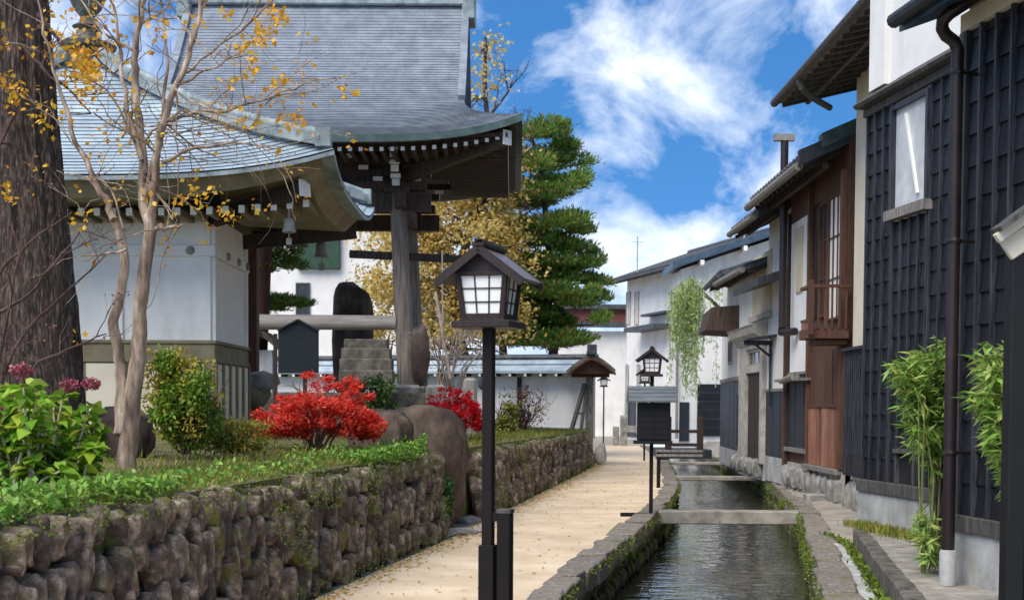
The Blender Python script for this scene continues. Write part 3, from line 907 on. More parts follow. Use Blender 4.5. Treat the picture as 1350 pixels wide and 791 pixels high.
# downpipe with its swan neck
pp = [at(1300, -14, 11.0), at(1274, 4, 11.0), at(1252, 18, 11.0), at(1243, 28, 11.05), at(1242, 38, 11.1), at(1247, 47, 11.12), at(1258, 55, 11.14), at(1262.5, 66, 11.15)]
b = at(1262, 80, 11.15)
pp += [Vector((b.x, b.y, z)) for z in (b.z, 3.0, 1.6, .38)]
d = MB(); d.tube(pp, .05, 12)
dp = d.build('downpipe', M['pipe'], t2, smooth=40)
k = MB(); k.lathe([(.066, .16), (.068, .42), (.056, .44)], (b.x, b.y, .05), 12); k.build('collar', M['pvc'], dp, smooth=40)
for z in (4.2, 2.9, 1.25):
    k = MB(); k.lathe([(.056, -.02), (.06, 0), (.056, .02)], (b.x, b.y, z), 12); k.bar((b.x, b.y, z), (b.x + .25, b.y + .1, z), .02, .02)
    k.build('bracket', M['pipe'], dp)

# ---- blurred gate post nearest on the right
tp = thing('gate_post', 'dark timber gate post under a small pale bargeboard at the right edge', 'gate post', (2.62, 7.3, .2))
k = MB(); x0 = at(1326, 540, 7.3).x
k.box(x0, x0 + .09, 7.24, 7.36, .2, at(1326, 335, 7.3).z); k.box(x0 + .10, x0 + .55, 7.28, 7.32, .2, at(1326, 335, 7.3).z)
k.build('post', M['sign_black'], tp, bev=.006)
p, q = at(1313, 304, 7.2), at(1362, 268, 7.2)
k = MB(); k.bar(p, q, .16, .025); k.build('roof', M['grey_wood_d'], tp)
k = MB(); k.bar(at(1314, 315, 7.2), at(1362, 280, 7.2), .05, .05); k.bar(at(1326, 331, 7.25), at(1362, 307, 7.25), .04, .11); k.build('bargeboard', M['cream'], tp, bev=.004)

# ---- B: house with the broad old eave and the cream side
B = Wall((5.37, 22.5), (5.37, 17.2))
tB = thing('plaster_house', 'cream plastered house with a broad weathered eave reaching out above the white wall', 'house', (5.42, 22.5, 0))
body(B, 0, 5.3, 0, 6.75, 6, M['cream'], tB)
eave_roof(B, -1.0, 5.3, 6.55, 1.03, .22, 6, tB, M['roof_bark'], th=.09, rafters=.38, raf_m=M['grey_wood_d'], gutter=M['grey_wood_d'], rw=.06)
k = MB(); p = at(1074, 118, 22.0)
k.tube([B.pt(.95, 6.5, 1.10), B.pt(.95, 6.38, 1.05), B.pt(.75, 6.28, .85), B.pt(.4, 6.2, .5)], .05, 8); k.build('downpipe', M['grey_wood_d'], tB)
a0, z0 = B.hit(1114, 625, .13); a1 = 1.2; z1 = B.hit(1116, 464, .13)[1]
cl, bt = MB(), MB()
body_ = MB(); B.box(body_, a0, 1.6, z0, z1, -.1, .12); body_.build('lean_to', M['black_batten_lit'], tB)
B.clad(cl, bt, a0, 1.55, z0, z1, .3, .13, d=.13)
cl.build('cladding', M['black_board'], tB); bt.build('batten', M['black_batten_lit'], tB)
boxpart('cap', M['navy_board'], tB, B, (a0 - .04, 1.6, z1 + .002, z1 + .05, -.1, .22))
k = MB()
for i in range(9): cut_stone(k, (5.32 + rnd.uniform(-.03, .03), 17.4 + i * .62, .12), (.14, .33, .46 + rnd.uniform(-.05, .05)), 10, 2, sq=.5)
k.build('footing', M['greystone'], tB, smooth=40)

# ---- C: brown timber house with the balcony
C = Wall((5.34, 27.5), (5.34, 22.75))
tC = thing('timber_house', 'old brown timber house with a railed balcony and reddish boards below', 'house', (5.34, 27.5, 0))
hC = C.hit
body(C, 0, 4.75, 0, 6.0, 6, M['brown_wood'], tC)
# its roof
mb = MB(); C.sec(mb, [(.72, 5.47), (-3, 7.1), (-6.3, 5.5), (-6.3, 5.62), (-3, 7.25), (.72, 5.60)], -.3, 4.62)
ro = mb.build('roof', M['roof_dark'], tC)
tl = MB()
for i in range(18):
    a = -.25 + i * .28; tl.tube([C.pt(a, 5.62, .74), C.pt(a, 7.25, -3)], .045, 6)
tl.build('tile_rolls', M['roof_dark'], ro)
k = MB(); C.sec(k, [(.80, 5.44), (-.7, 6.10), (-.7, 6.32), (.80, 5.68)], 4.60, 4.74); k.build('bargeboard', M['navy_board'], ro)
k = MB(); C.sec(k, [(.45, 5.70), (-3, 7.22), (-3, 7.46), (.45, 5.94)], 4.50, 4.76); k.build('ridge', M['patina_d'], ro)
k = MB(); k.tube([C.pt(-.35, 5.47, .78), C.pt(4.6, 5.45, .78)], .075, 8)
for i in range(28): k.tube([C.pt(-.25 + i * .18, 5.44, .80), C.pt(-.25 + i * .18, 5.62, .55)], .03, 5)
k.build('gutter', M['grey_wood'], ro)
k = MB()
for i in range(11): k.bar(C.pt(.1 + i * .43, 5.40, .7), C.pt(.1 + i * .43, 5.78, -.1), .07, .08)
k.bar(C.pt(-.2, 5.46, .35), C.pt(4.6, 5.46, .35), .09, .1); k.build('rafters', M['dark_wood'], ro)
# lower brown boards, posts
a0, a1 = hC(1069, 560)[0], hC(1110.5, 560)[0]
zb, zt = hC(1090, 615)[1], hC(1090, 455)[1]
k = MB(); n = 11; zm = hC(1090, 537)[1]
for i in range(n):
    x0 = a0 + (a1 - a0) * i / n; x1 = a0 + (a1 - a0) * (i + 1) / n
    C.box(k, x0 + .006, x1 - .006, zb, zm + rnd.uniform(-.01, .01), 0, .03 + rnd.uniform(0, .03))
k.build('lower_boards', M['red_wood'], tC, bev=.004)
k = MB()
for i in range(8):
    x0 = a0 + (a1 - a0) * i / 8; x1 = a0 + (a1 - a0) * (i + 1) / 8
    C.box(k, x0 + .004, x1 - .004, zm + .06, zt - .1, 0, .018 + rnd.uniform(0, .02))
k.build('upper_boards', M['brown_wood'], tC)
boxpart('post', M['brown_wood'], tC, C, (a0 - .12, a0 + .02, zb, 5.5, 0, .09), bev=.006)
boxpart('post', M['brown_wood'], tC, C, (a1 - .02, a1 + .14, zb, 5.4, 0, .09), bev=.006)
boxpart('rail', M['brown_wood'], tC, C, (a0, a1, zm + .0, zm + .06, 0, .07)); boxpart('sill_board', M['grey_wood'], tC, C, (a0 - .1, a1 + .1, zb - .09, zb - .003, 0, .14), bev=.008)
# eyebrow bracket: a split log over the sign
# balcony
ba0, ba1 = hC(1069, 400, .62)[0], 4.2
bz0, bz1 = hC(1072, 432, .62)[1], hC(1072, 378, .62)[1]
bal = MB(); C.box(bal, ba0, ba1, bz0 - .16, bz0, 0, .66); C.box(bal, ba0 - .1, ba1, bz0 - .25, bz0 - .17, 0, .5)
bo = bal.build('balcony', M['brown_wood'], tC, bev=.01)
k = MB()
C.box(k, ba0 - .06, ba1, bz1, bz1 + .05, .58, .65); C.box(k, ba0 - .02, ba0 + .05, bz1, bz1 + .05, 0, .58)
C.box(k, ba0, ba1, bz0 + .12, bz0 + .16, .60, .64)
i = 0; a = ba0 + .03
while a < ba1: C.box(k, a, a + .03, bz0, bz1, .60, .635); a += .11
for d in (.05, .16, .27, .38, .49): C.box(k, ba0, ba0 + .03, bz0, bz1, d, d + .03)
C.box(k, ba0 - .02, ba0 + .06, bz0 - .1, bz1 + .12, .58, .66)
k.build('railing', M['brown_wood'], bo)
k = MB(); C.box(k, ba0 + .002, ba1, bz0 + .002, bz0 + .11, .606, .626); k.build('kick_board', M['red_wood'], bo)
# upper openings: dark void, shoji window
wz0, wz1 = bz1 - .35, 5.35
v0, v1 = hC(1068, 330)[0], hC(1083, 330)[0]
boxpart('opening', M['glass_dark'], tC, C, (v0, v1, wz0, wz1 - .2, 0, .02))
s0, s1 = hC(1095, 330)[0], hC(1112.5, 330)[0]
window(C, s0, s1, wz0 - .1, wz1 - .25, tC, M['brown_wood'], M['shoji'], 3, 3, .01, .04)
window(C, v1 + .03, s0 - .03, wz0, wz1 - .25, tC, M['brown_wood'], M['dark_wood'], 2, 3, .01, .05)
# the bay of slate boards beside it, with its white infill
c0, c1 = hC(1041, 560)[0], hC(1068, 560)[0] - .02
zb2, zt2 = hC(1052, 590)[1], hC(1052, 494)[1]
boxpart('slate_boards', M['navy_board'], tC, C, *[(c0 + (c1 - c0) * i / 9 + .003, c0 + (c1 - c0) * (i + 1) / 9 - .003, zb2, zt2, 0, .02 + rnd.uniform(0, .012)) for i in range(9)])
boxpart('rail', M['grey_wood'], tC, C, (c0 - .05, c1 + .1, zb2 - .08, zb2 - .002, 0, .10), (c0, c1, zt2 + .002, zt2 + .05, 0, .06))
zw1 = hC(1052, 292)[1]
boxpart('plaster_panel', M['plaster'], tC, C, (c0, c1, zt2 + .052, zw1, 0, .012))
boxpart('shutter', M['shutter'], tC, C, (hC(1052, 330)[0], hC(1060, 330)[0], hC(1056, 385)[1], hC(1056, 300)[1], .014, .045))
boxpart('post', M['dark_wood'], tC, C, (c0 - .1, c0 - .01, .2, 5.3, 0, .07))
k = MB(); C.box(k, c0 - .05, a0 + .1, hC(1052, 503)[1], hC(1052, 503)[1] + .05, 0, .3)
p = C.pt(c0 + .55, hC(1060, 502)[1], .28)
k.tube([p, p + Vector((.0, -1.3, .07))], [.05, .085], 8); k.build('log_shelf', M['grey_wood'], tC, smooth=40)
# stone footing below
k = MB()
for i in range(11):
    a = .1 + i * .44; zz = FZ(27.5 - a)
    cut_stone(k, C.pt(a, zz * .4 + .2, .02), (.15, .24, .26), 10, 2, sq=.5)
k.build('footing', M['greystone'], tC, smooth=40)
boxpart('footing', M['stone'], tC, C, (0, 4.75, 0, .56, -.1, .03))

# ---- D: white plaster storehouse with the stone door frame
D = Wall((5.5, 34.6), (5.5, 27.75))
hD = D.hit
tD = thing('plaster_house', 'white plaster storehouse with a stone door frame and a tall dark door', 'house', (5.5, 34.6, 0))
body(D, 0, 3.9, 0, 4.75, 6, M['plaster_old'], tD); body(D, 3.9, 6.85, 0, 5.9, 6, M['plaster_old'], tD)
d0, d1 = hD(979, 540)[0], hD(1010, 540)[0]
i0, i1 = hD(988, 540)[0], hD(1006.5, 540)[0]
zb, zt = hD(995, 603)[1], hD(995, 492)[1]; zl = hD(995, 455)[1]
boxpart('door_frame', M['stone'], tD, D, (d0, i0, zb - .1, zl, 0, .10), (i1, d1, zb - .1, zl, 0, .10), (i0, i1, zt, zt + .14, 0, .10), (i0, i1, zl - .1, zl, 0, .10), bev=.01)
k = MB()
zc = hD(995, 432)[1]
D.sec(k, [(0, zl), (.12, zl), (.18, zl + .12), (.30, zl + .2), (.34, zl + .34), (.38, zl + .38), (0, zl + .46)], d0 - .25, d1 + .12)
k.build('cornice', M['stone'], tD)
dr = boxpart('door', M['dark_wood'], tD, D, *[(i0 + (i1 - i0) * i / 6 + .003, i0 + (i1 - i0) * (i + 1) / 6 - .003, zb, zt - .003, .0, .03 + rnd.uniform(0, .01)) for i in range(6)])
boxpart('handle', M['greystone'], dr, D, (i1 - .16, i1 - .11, (zb + zt) / 2, (zb + zt) / 2 + .18, .03, .06))
window(D, i0, i1, zt + .142, zl - .102, tD, M['stone'], M['glass_dark'], 3, 1, .0, .06)
boxpart('slate_boards', M['navy_board'], tD, D, *[(d1 + .08 + (6.8 - d1) * i / 11, d1 + .08 + (6.8 - d1) * (i + 1) / 11 - .005, hD(1025, 603)[1], hD(1025, 516)[1], .0, .02 + rnd.uniform(0, .01)) for i in range(11)])
boxpart('rail', M['grey_wood'], tD, D, (d1 + .05, 6.85, hD(1025, 516)[1] + .002, hD(1025, 516)[1] + .06, 0, .05))
boxpart('base', M['concrete'], tD, D, (d1 + .02, 6.85, .05, hD(1025, 603)[1] - .003, -.1, .05))
# black lattice on the other side of the door
e0, e1 = hD(968, 540)[0], d0 - .05
cl, bt = MB(), MB(); D.clad(cl, bt, max(0, e0), e1, hD(975, 588)[1], hD(975, 521)[1], .3, .14, d=0); cl.build('cladding', M['black_board'], tD); bt.build('batten', M['black_batten_lit'], tD)
# shutters and small shelf
h0, h1 = hD(994, 370)[0], hD(1018, 370)[0]
boxpart('shutter', M['shutter'], tD, D, *[(h0 + (h1 - h0) * i / 4 + .006, h0 + (h1 - h0) * (i + 1) / 4 - .006, hD(1005, 414)[1], hD(1005, 336)[1], 0, .03) for i in range(4)])
boxpart('shelf', M['stone'], tD, D, (h0, h1 + .1, hD(1005, 422)[1], hD(1005, 415)[1], 0, .12))
# dark canopy over the shutters, and the lower eaves
k = MB(); p = hD(996, 372, .5); q = hD(1040, 345, .5)
D.sec(k, [(.72, 3.98), (0, 4.22), (0, 4.36), (.72, 4.12)], hD(980, 360, .5)[0], 6.8); k.build('canopy', M['black_batten_lit'], tD)
eave_roof(D, -.15, 3.88, 4.55, .5, .3, 6, tD, M['roof_dark'], gutter=M['grey_wood'], rafters=.4, th=.09)
ro = eave_roof(D, 3.7, 6.9, 5.3, .75, .4, 6, tD, M['roof_dark'], gutter=M['grey_wood'], rafters=.4)
# black iron lamp bracket over the boards
bz = hD(1018, 452)[1]; ba = hD(1018, 452)[0]
k = MB(); k.bar(D.pt(ba, bz, 0), D.pt(ba, bz, .6), .06, .10); D.sec(k, [(0, bz + .1), (.62, bz + .04), (.62, bz + .07), (0, bz + .16)], ba - .3, ba + .55)
k.bar(D.pt(ba, bz - .3, .02), D.pt(ba, bz, .4), .05, .05); k.tube([D.pt(ba + .1, bz, .05), D.pt(ba + .1, bz - 1.35, .05)], .03, 6)
k.build('awning', M['black_batten_lit'], tD)
k = MB()
for i in range(9): cut_stone(k, D.pt(i * .42, .26, .06), (.16, .23, .24), 10, 2, sq=.5)
k.build('footing', M['greystone'], tD, smooth=40)

# tall downpipes in front of C and D
k = MB(); y = 27.0; q = at(1033, 300, y)
k.tube([Vector((q.x, y, 6.6)), Vector((q.x, y, at(1026, 432, y).z)), at(1030, 438, y), at(1048, 437, y - .5)], .075, 10)
o = k.build('downpipe', M['pipe'], tD, smooth=40)
k = MB(); z = at(1037, 180, y).z; k.box(q.x - .2, q.x + .18, y - .08, y + .08, 6.6, 6.72); k.build('cap', M['pipe_grey'], o)
k = MB(); k.tube([C.pt(c0 - .16, zt2 + 1.9, .08), C.pt(c0 - .16, .2, .08)], .03, 6); k.build('downpipe', M['brown_wood'], tC)

# ---- E: narrow cream wall with a brown planter hood
E = Wall((5.95, 40.5), (5.62, 34.75))
hE = E.hit
tE = thing('plaster_house', 'narrow cream wall with a dark eave and a brown boarded window hood', 'house', (5.95, 40.5, 0))
body(E, 0, 5.7, 0, 4.95, 5, M['plaster_old'], tE)
boxpart('slate_boards', M['navy_board'], tE, E, *[(.05 + i * .56, .05 + i * .56 + .55, .5, hE(970, 502)[1], 0, .02 + rnd.uniform(0, .01)) for i in range(10)])
boxpart('rail', M['grey_wood'], tE, E, (0, 5.7, hE(970, 502)[1] + .002, hE(970, 502)[1] + .1, 0, .05))
boxpart('base', M['concrete'], tE, E, (0, 5.7, .05, .497, -.1, .04))
window(E, hE(962, 460)[0], hE(966, 460)[0], hE(964, 480)[1], hE(964, 450)[1], tE, M['stone'], M['glass_dark'], 1, 1)
a0 = hE(940, 410, .8)[0]
k = MB(); zt_, zb_ = hE(955, 386, .8)[1], hE(940, 430, .8)[1]
E.sec(k, [(0, zb_ - .05), (.85, zb_), (.7, zt_), (0, zt_ + .05)], 2.3, 5.0); k.build('window_hood', M['gate_wood'], tE)
eave_roof(E, 1.7, 5.75, 4.8, .55, .3, 5, tE, M['roof_dark'], gutter=M['roof_dark'], rafters=.5, th=.1)

# ---- H: white gabled house at the bend, facing the canal
Hh = Wall((6.35, 54), (13, 54))
hH = Hh.hit
tH = thing('gabled_house', 'white gabled house at the bend with a sloping blue metal verge and black boards below', 'house', (6.35, 54, 0))
pa = hH(888, 355); pb = hH(1000, 318)
k = MB(); sl = (pb[1] - pa[1]) / (pb[0] - pa[0])
Hh.poly(k, [(0, 0), (6.6, 0), (6.6, pa[1] + (6.6 - pa[0]) * sl - .1), (0, pa[1] - pa[0] * sl - .1)], 0, -3); k.build('wall', M['plaster'], tH)
k = MB()
def verge(d0, d1, e, th):
    k.hexa([Hh.pt(pa[0] - e, pa[1] - e * sl, d0), Hh.pt(7, pa[1] + (7 - pa[0]) * sl, d0), Hh.pt(7, pa[1] + (7 - pa[0]) * sl, d1), Hh.pt(pa[0] - e, pa[1] - e * sl, d1),
            Hh.pt(pa[0] - e, pa[1] - e * sl + th, d0), Hh.pt(7, pa[1] + (7 - pa[0]) * sl + th, d0), Hh.pt(7, pa[1] + (7 - pa[0]) * sl + th, d1), Hh.pt(pa[0] - e, pa[1] - e * sl + th, d1)])
verge(-3.0, .7, .1, .25); k.build('roof', M['roof_blue'], tH)
k = MB()
for i in range(3): k.bar(Hh.pt(pa[0] + 1 + i * 1.6, pa[1] + (1 + i * 1.6) * sl - .14, 0), Hh.pt(pa[0] + 1 + i * 1.6, pa[1] + (1 + i * 1.6) * sl - .14, .7), .14, .18)
k.build('purlin_ends', M['white_paint'], tH)
b0, b1 = hH(919, 540)[0], hH(961, 540)[0]
z0, z1 = hH(940, 575)[1], hH(940, 506)[1]
boxpart('black_boards', M['black_board'], tH, Hh, *[(b0, b1, z0 + (z1 - z0) * i / 6 + .01, z0 + (z1 - z0) * (i + 1) / 6 - .01, 0, .05 + rnd.uniform(0, .02)) for i in range(6)])
boxpart('boards', M['navy_board'], tH, Hh, (0, b0 - .3, .3, hH(900, 530)[1], 0, .04))
boxpart('canopy', M['roof_dark'], tH, Hh, (hH(893, 410)[0], hH(915, 410)[0], hH(905, 408)[1], hH(905, 402)[1], 0, .7))
boxpart('downpipe', M['pipe_grey'], tH, Hh, (hH(893, 450)[0] - .05, hH(893, 450)[0] + .05, .4, hH(893, 400)[1], 0, .12))

# ---- G: long white house at the far end of the street
G = Wall((5.55, 70), (8.2, 59.5))
hG = G.hit
tG = thing('long_house', 'long white two storey house at the far end with slit windows and black boards below', 'house', (5.55, 70, 0))
ze = hG(826, 372, 0)[1]
body(G, .2, G.L, 0, ze + .1, 7, M['plaster'], tG)
eave_roof(G, -.5, G.L, ze - .1, .9, .35, 7, tG, M['roof_dark'], rafters=.8, gutter=M['roof_dark'])
zb1 = hG(840, 517)[1]
boxpart('black_boards', M['black_board'], tG, G, *[(.15 + i * .8, .15 + i * .8 + .78, .15, zb1 + rnd.uniform(-.02, .02), 0, .05 + rnd.uniform(0, .03)) for i in range(13)])
for px in (829, 840):
    a = hG(px, 410)[0]; w = window(G, a - .3, a + .3, hG(px, 428)[1], hG(px, 385)[1], tG, M['stone'], M['plaster_old'], 2, 1, 0, .06)
boxpart('pent_roof', M['roof_dark'], tG, G, (hG(846, 440)[0], hG(886, 440)[0], hG(865, 436)[1], hG(865, 430)[1], 0, .9))
boxpart('pent_roof', M['roof_dark'], tG, G, (hG(858, 400)[0], hG(890, 400)[0], hG(870, 416)[1], hG(870, 413)[1], 0, .5))
for px in (829, 844, 861):
    a = hG(px, 500)[0]; boxpart('downpipe', M['pvc'], tG, G, (a - .06, a + .06, .3, hG(px, 480)[1], .05, .17))

# ---- dull red house glimpsed behind the pine
Rr = Wall((3.6, 76), (6.2, 76))
tR = thing('red_roofed_house', 'white house with a dull red upper wall half hidden behind the pine', 'house', (3.6, 76, 0))
body(Rr, -1.5, 2.6, 0, 5.6, 5, M['plaster'], tR)
boxpart('upper_wall', M['roof_red'], tR, Rr, (-1.5, 2.6, Rr.hit(810, 425)[1], Rr.hit(810, 408)[1], -5, .02))
boxpart('roof', M['roof_dark'], tR, Rr, (-1.6, 2.7, Rr.hit(810, 408)[1] + .004, Rr.hit(810, 402)[1] + .004, -5.2, .35), (-1.6, 2.7, Rr.hit(810, 428)[1] - .15, Rr.hit(810, 425)[1] - .004, 0, .6))
# tv aerials
for px, py0, py1, y, lab in ((840, 352, 312, 66, 'thin white aerial mast on the roof of the long white house'), (981, 325, 297, 58, 'thin aerial mast above the blue verge of the gabled house')):
    p, q = at(px, py0 + 12, y), at(px, py1, y); k = MB()
    k.tube([p, Vector((p.x, p.y, q.z))], .03, 6); k.bar((p.x - .25, p.y, q.z - .25), (p.x + .25, p.y, q.z - .25), .02, .02)
    tag(k.build('aerial', M['pvc'], None), lab, 'aerial')

# ---- footbridge, rail, stones at the end of the path
p0 = gnd(868, 643)
tb = thing('footbridge', 'dark wooden footbridge with a low railing across the canal at the end of the path', 'footbridge', (5.0, 42.5, 0))
k = MB(); y = 43.0
xl, xr = at(868, 585, y).x, at(930, 585, y).x
k.box(xl, xr + .1, y - .7, y + 1.6, .06, .32)
k.build('deck', M['navy_board'], tb)
for (px) in (881, 923):
    for yy in (y - .55,):
        x = at(px, 570, yy).x; m = MB(); m.box(x - .09, x + .09, yy - .09, yy + .09, .2, at(px, 549, yy).z); m.build('post', M['dark_wood'], tb, bev=.015)
k = MB(); x0, x1 = at(878, 560, y - .5).x, at(923, 560, y - .5).x
k.box(x0, x1, y - .6, y - .5, .82, .92); k.box(x0, x1, y - .6, y - .5, .42, .52); k.build('railing', M['dark_wood'], tb)
t = thing('handrail', 'low double rail on a thin post reaching over the canal beyond the notice box', 'handrail', (p0.x, p0.y, 0))
k = MB(); k.box(p0.x - .035, p0.x + .035, p0.y - .035, p0.y + .035, 0, .72); k.build('post', M['lamp_post'], t)
k = MB(); z = at(890, 595, p0.y).z
x1 = at(926, 595, p0.y).x
k.box(p0.x - .05, x1, p0.y - .05, p0.y + .05, z - .01, z + .03); k.box(p0.x - .05, x1, p0.y - .04, p0.y + .04, z - .10, z - .05); k.build('rail', M['grey_wood'], t)
for px, py0, py1, wpx, y, lab in ((822, 578, 547, 9, 58, 'leftmost pale stone post at the end of the path'), (893, 585, 548, 9, 56, 'pale stone post behind the footbridge railing'), (812, 578, 562, 8, 58.5, 'short stone block beside the pale stone post at the end of the path')):
    k = MB(); q = at(px, py0, y); w = wpx / F * y / 2
    k.box(q.x - w, q.x + w, y - w, y + w, 0, at(px, py1, y).z); tag(k.build('stone_post', M['greystone'], None, bev=.03), lab, 'stone post')
k = MB(); y = 57.2; k.box(at(826, 570, y).x, at(844, 570, y).x, y - .1, y + .1, at(830, 570, y).z, at(830, 561, y).z)
tag(k.build('stone_rail', M['greystone'], None, bev=.02), 'short stone rail beside the leftmost stone post', 'rail')
# ------------------------------------------------------------------ temple storehouse (left)
def courses(mb, P, lift=.018, under=.3):
    """P[i][j] rows from eave to ridge -> overlapping courses; each lip is undercut and laps over the one below"""
    n = len(P)
    for i in range(n - 1):
        lo = [p + Vector((0, 0, lift)) for p in P[i]]
        a = [p.lerp(q, under) + Vector((0, 0, .002)) for p, q in zip(P[i], P[i + 1])]
        b = [p.lerp(q, under + .1) for p, q in zip(P[i + 1], P[i + 2])] if i < n - 2 else P[i + 1]
        k0 = len(mb.v); m = len(a)
        mb.v.extend([tuple(p) for p in a] + [tuple(p) for p in lo] + [tuple(p) for p in b])
        for j in range(m - 1):
            mb.f.append((k0 + j, k0 + j + 1, k0 + m + j + 1, k0 + m + j))
            mb.f.append((k0 + m + j, k0 + m + j + 1, k0 + 2 * m + j + 1, k0 + 2 * m + j))

def ring_eave(mb, pts, th, inn):
    """thick eave edge: pts top outer loop, th thickness, inn function to pull the underside inwards"""
    n = len(pts)
    for i in range(n - 1):
        a, b = pts[i], pts[i + 1]
        mb.quad(a, b, b - Vector((0, 0, th)), a - Vector((0, 0, th)))

EZ0 = at(170, 232, 18.4).z
tK = thing('temple_storehouse', 'white plastered temple storehouse with a pale blue pyramid roof and finial', 'storehouse', (-6.2, 20, 1.2))
KX0, KX1, KY0, KY1 = -10.4, -4.2, 20.0, 22.5
mb = MB(); mb.box(KX0, KX1, KY0, KY1, 2.2, EZ0 - .28); mb.build('wall', M['plaster'], tK)
z_b = at(200, 453, 20).z; z_l = at(200, 528, 20).z
mb = MB(); mb.box(KX0 - .03, KX1 + .03, KY0 - .03, KY1 + .03, .9, z_b); mb.build('base', M['olive'], tK)
mb = MB(); mb.box(KX0 - .06, KX1 + .06, KY0 - .06, KY1 + .06, z_b + .002, z_b + .05)
mb.box(KX0 - .06, KX1 + .06, KY0 - .06, KY1 + .06, z_b - .26, z_b - .20)
for i in range(11):
    x = KX0 + .02 + i * (KX1 - KX0 - .04) / 10; mb.box(x - .05, x + .05, KY0 - .065, KY0 - .03, .9, z_b - .262)
for i in range(6):
    y = KY0 + i * (KY1 - KY0) / 5; mb.box(KX1 + .03, KX1 + .065, y - .05, y + .05, .9, z_b - .262)
mb.build('base_frame', M['olive'], tK, bev=.006)
mb = MB()
for i in range(10):
    x = KX0 + .12 + i * (KX1 - KX0 - .04) / 10; mb.box(x, x + .42, KY0 - .042, KY0 - .031, z_l - .5, z_b - .28)
for i in range(5):
    y = KY0 + .08 + i * (KY1 - KY0) / 5; mb.box(KX1 + .031, KX1 + .042, y, y + .34, z_l - .5, z_b - .28)
mb.build('base_panels', M['cream'], tK)
# plaster mouldings: rail, posts
z_m0, z_m1 = at(200, 338, 20).z, at(200, 323, 20).z
mb = MB()
mb.box(KX0 - .05, KX1 + .05, KY0 - .05, KY0, z_m0, z_m1); mb.box(KX1, KX1 + .05, KY0 - .0, KY1 + .05, z_m0, z_m1)
mb.build('moulding', M['plaster'], tK, bev=.01)
for px in (266, 150, 30):
    x = at(px, 400, 20).x; m = MB(); m.box(x - .06, x + .13, KY0 - .04, KY0, z_b + .052, z_m0 - .003); m.box(x - .06, x + .13, KY0 - .038, KY0, z_m1 + .003, EZ0 - .29); m.build('pilaster', M['plaster'], tK)
for y in (20.06, 22.4):
    m = MB(); m.box(KX1, KX1 + .04, y - .06, y + .08, z_b + .052, z_m0 - .003); m.box(KX1, KX1 + .038, y - .06, y + .08, z_m1 + .003, EZ0 - .29); m.build('pilaster', M['plaster'], tK)
for x, y, ax in ((-4.5, 19.94, 'y'), (-7.0, 19.94, 'y'), (-4.14, 20.8, 'x'), (-4.14, 21.6, 'x'), (-4.14, 22.3, 'x')):
    m = MB(); z = (z_m0 + z_m1) / 2
    if ax == 'y': m.tube([(x, y - .02, z), (x, y + .03, z)], [.05, .075], 10)
    else: m.tube([(x + .03, y, z), (x - .03, y, z)], [.05, .075], 10)
    m.build('boss', M['greystone'], tK, smooth=40)
# roof
RX, RXH, RY0, RY1 = -6.25, 3.95, 18.4, 23.8
RYC = (RY0 + RY1) / 2; PZ, EZ = at(132, 92, RYC).z, at(170, 232, RY0).z
def kp(s, u, side):
    """s 0 eave..1 peak, u -1..1 along the eave"""
    hx = RXH * (1 - s) + .28 * s; hy = (RYC - RY0) * (1 - s) + .28 * s
    z = EZ + (PZ - EZ) * (.78 * s + .22 * s * s) + .34 * abs(u) ** 3.5 * (1 - s) ** 2
    return {'f': Vector((RX + u * hx, RYC - hy, z)), 'b': Vector((RX - u * hx, RYC + hy, z)),
            'r': Vector((RX + hx, RYC + u * hy, z)), 'l': Vector((RX - hx, RYC - u * hy, z))}[side]
NS = 30
us = [-1 + 2 * j / 24 for j in range(25)]
mb = MB()
for sd in 'fbrl': courses(mb, [[kp(i / NS, u, sd) for u in us] for i in range(NS + 1)], .022)
ro = mb.build('roof', M['tile_blue'], tK)
mb = MB()
for sd in 'fbrl':
    for a, b in zip(us[:-1], us[1:]):
        p, q = kp(0, a, sd), kp(0, b, sd); r_, s_ = kp(.07, a, sd), kp(.07, b, sd)
        dz = Vector((0, 0, .055))
        mb.quad(p, q, q - dz, p - dz)
        mb.quad(p - dz, q - dz, Vector((s_.x, s_.y, q.z - .055)), Vector((r_.x, r_.y, p.z - .055)))
mb.build('eave_edge', M['patina'], ro)
mb = MB()     # deep boarded underside
for sd in 'fbrl':
    for a, b in zip(us[:-1], us[1:]):
        f = lambda s, u, dz: Vector((kp(s, u, sd).x, kp(s, u, sd).y, kp(0, u, sd).z + dz))
        mb.quad(f(.05, a, -.057), f(.05, b, -.057), f(.10, b, -.25), f(.10, a, -.25))
        mb.quad(f(.10, a, -.25), f(.10, b, -.25), f(.48, b, -.24), f(.48, a, -.24))
mb.build('soffit', M['olive'], ro)
mb = MB()     # rafters with white ends
we = MB()
for i in range(34):
    x = RX - RXH + .55 + i * .215
    if abs(x - RX) > RXH - .4: continue
    z = EZ - .36 + .20 * (abs(x - RX) / RXH) ** 3.5
    mb.box(x - .04, x + .04, 19.16, 20.02, z - .05, z + .05)
    we.box(x - .04, x + .04, 19.145, 19.16, z - .05, z + .05)
mb.build('rafters', M['olive'], ro); we.build('rafter_ends', M['white_paint'], ro)
mb = MB()
mb.bar(Vector((-4.3, 20.1, EZ - .36)), Vector((-2.75, 18.85, EZ - .08)), .16, .2); mb.build('hip_rafter', M['dark_wood'], ro)
mb = MB(); q = Vector((-2.75, 18.85, EZ - .08)); mb.bar(q, q + Vector((.02, -.016, .003)), .18, .22); mb.build('rafter_ends', M['white_paint'], ro)
mb = MB(); mb.bar(Vector((-4.2, 22.3, EZ - .4)), Vector((-2.6, 23.4, EZ - .1)), .16, .22); mb.build('hip_rafter', M['dark_wood'], ro)
mb = MB()
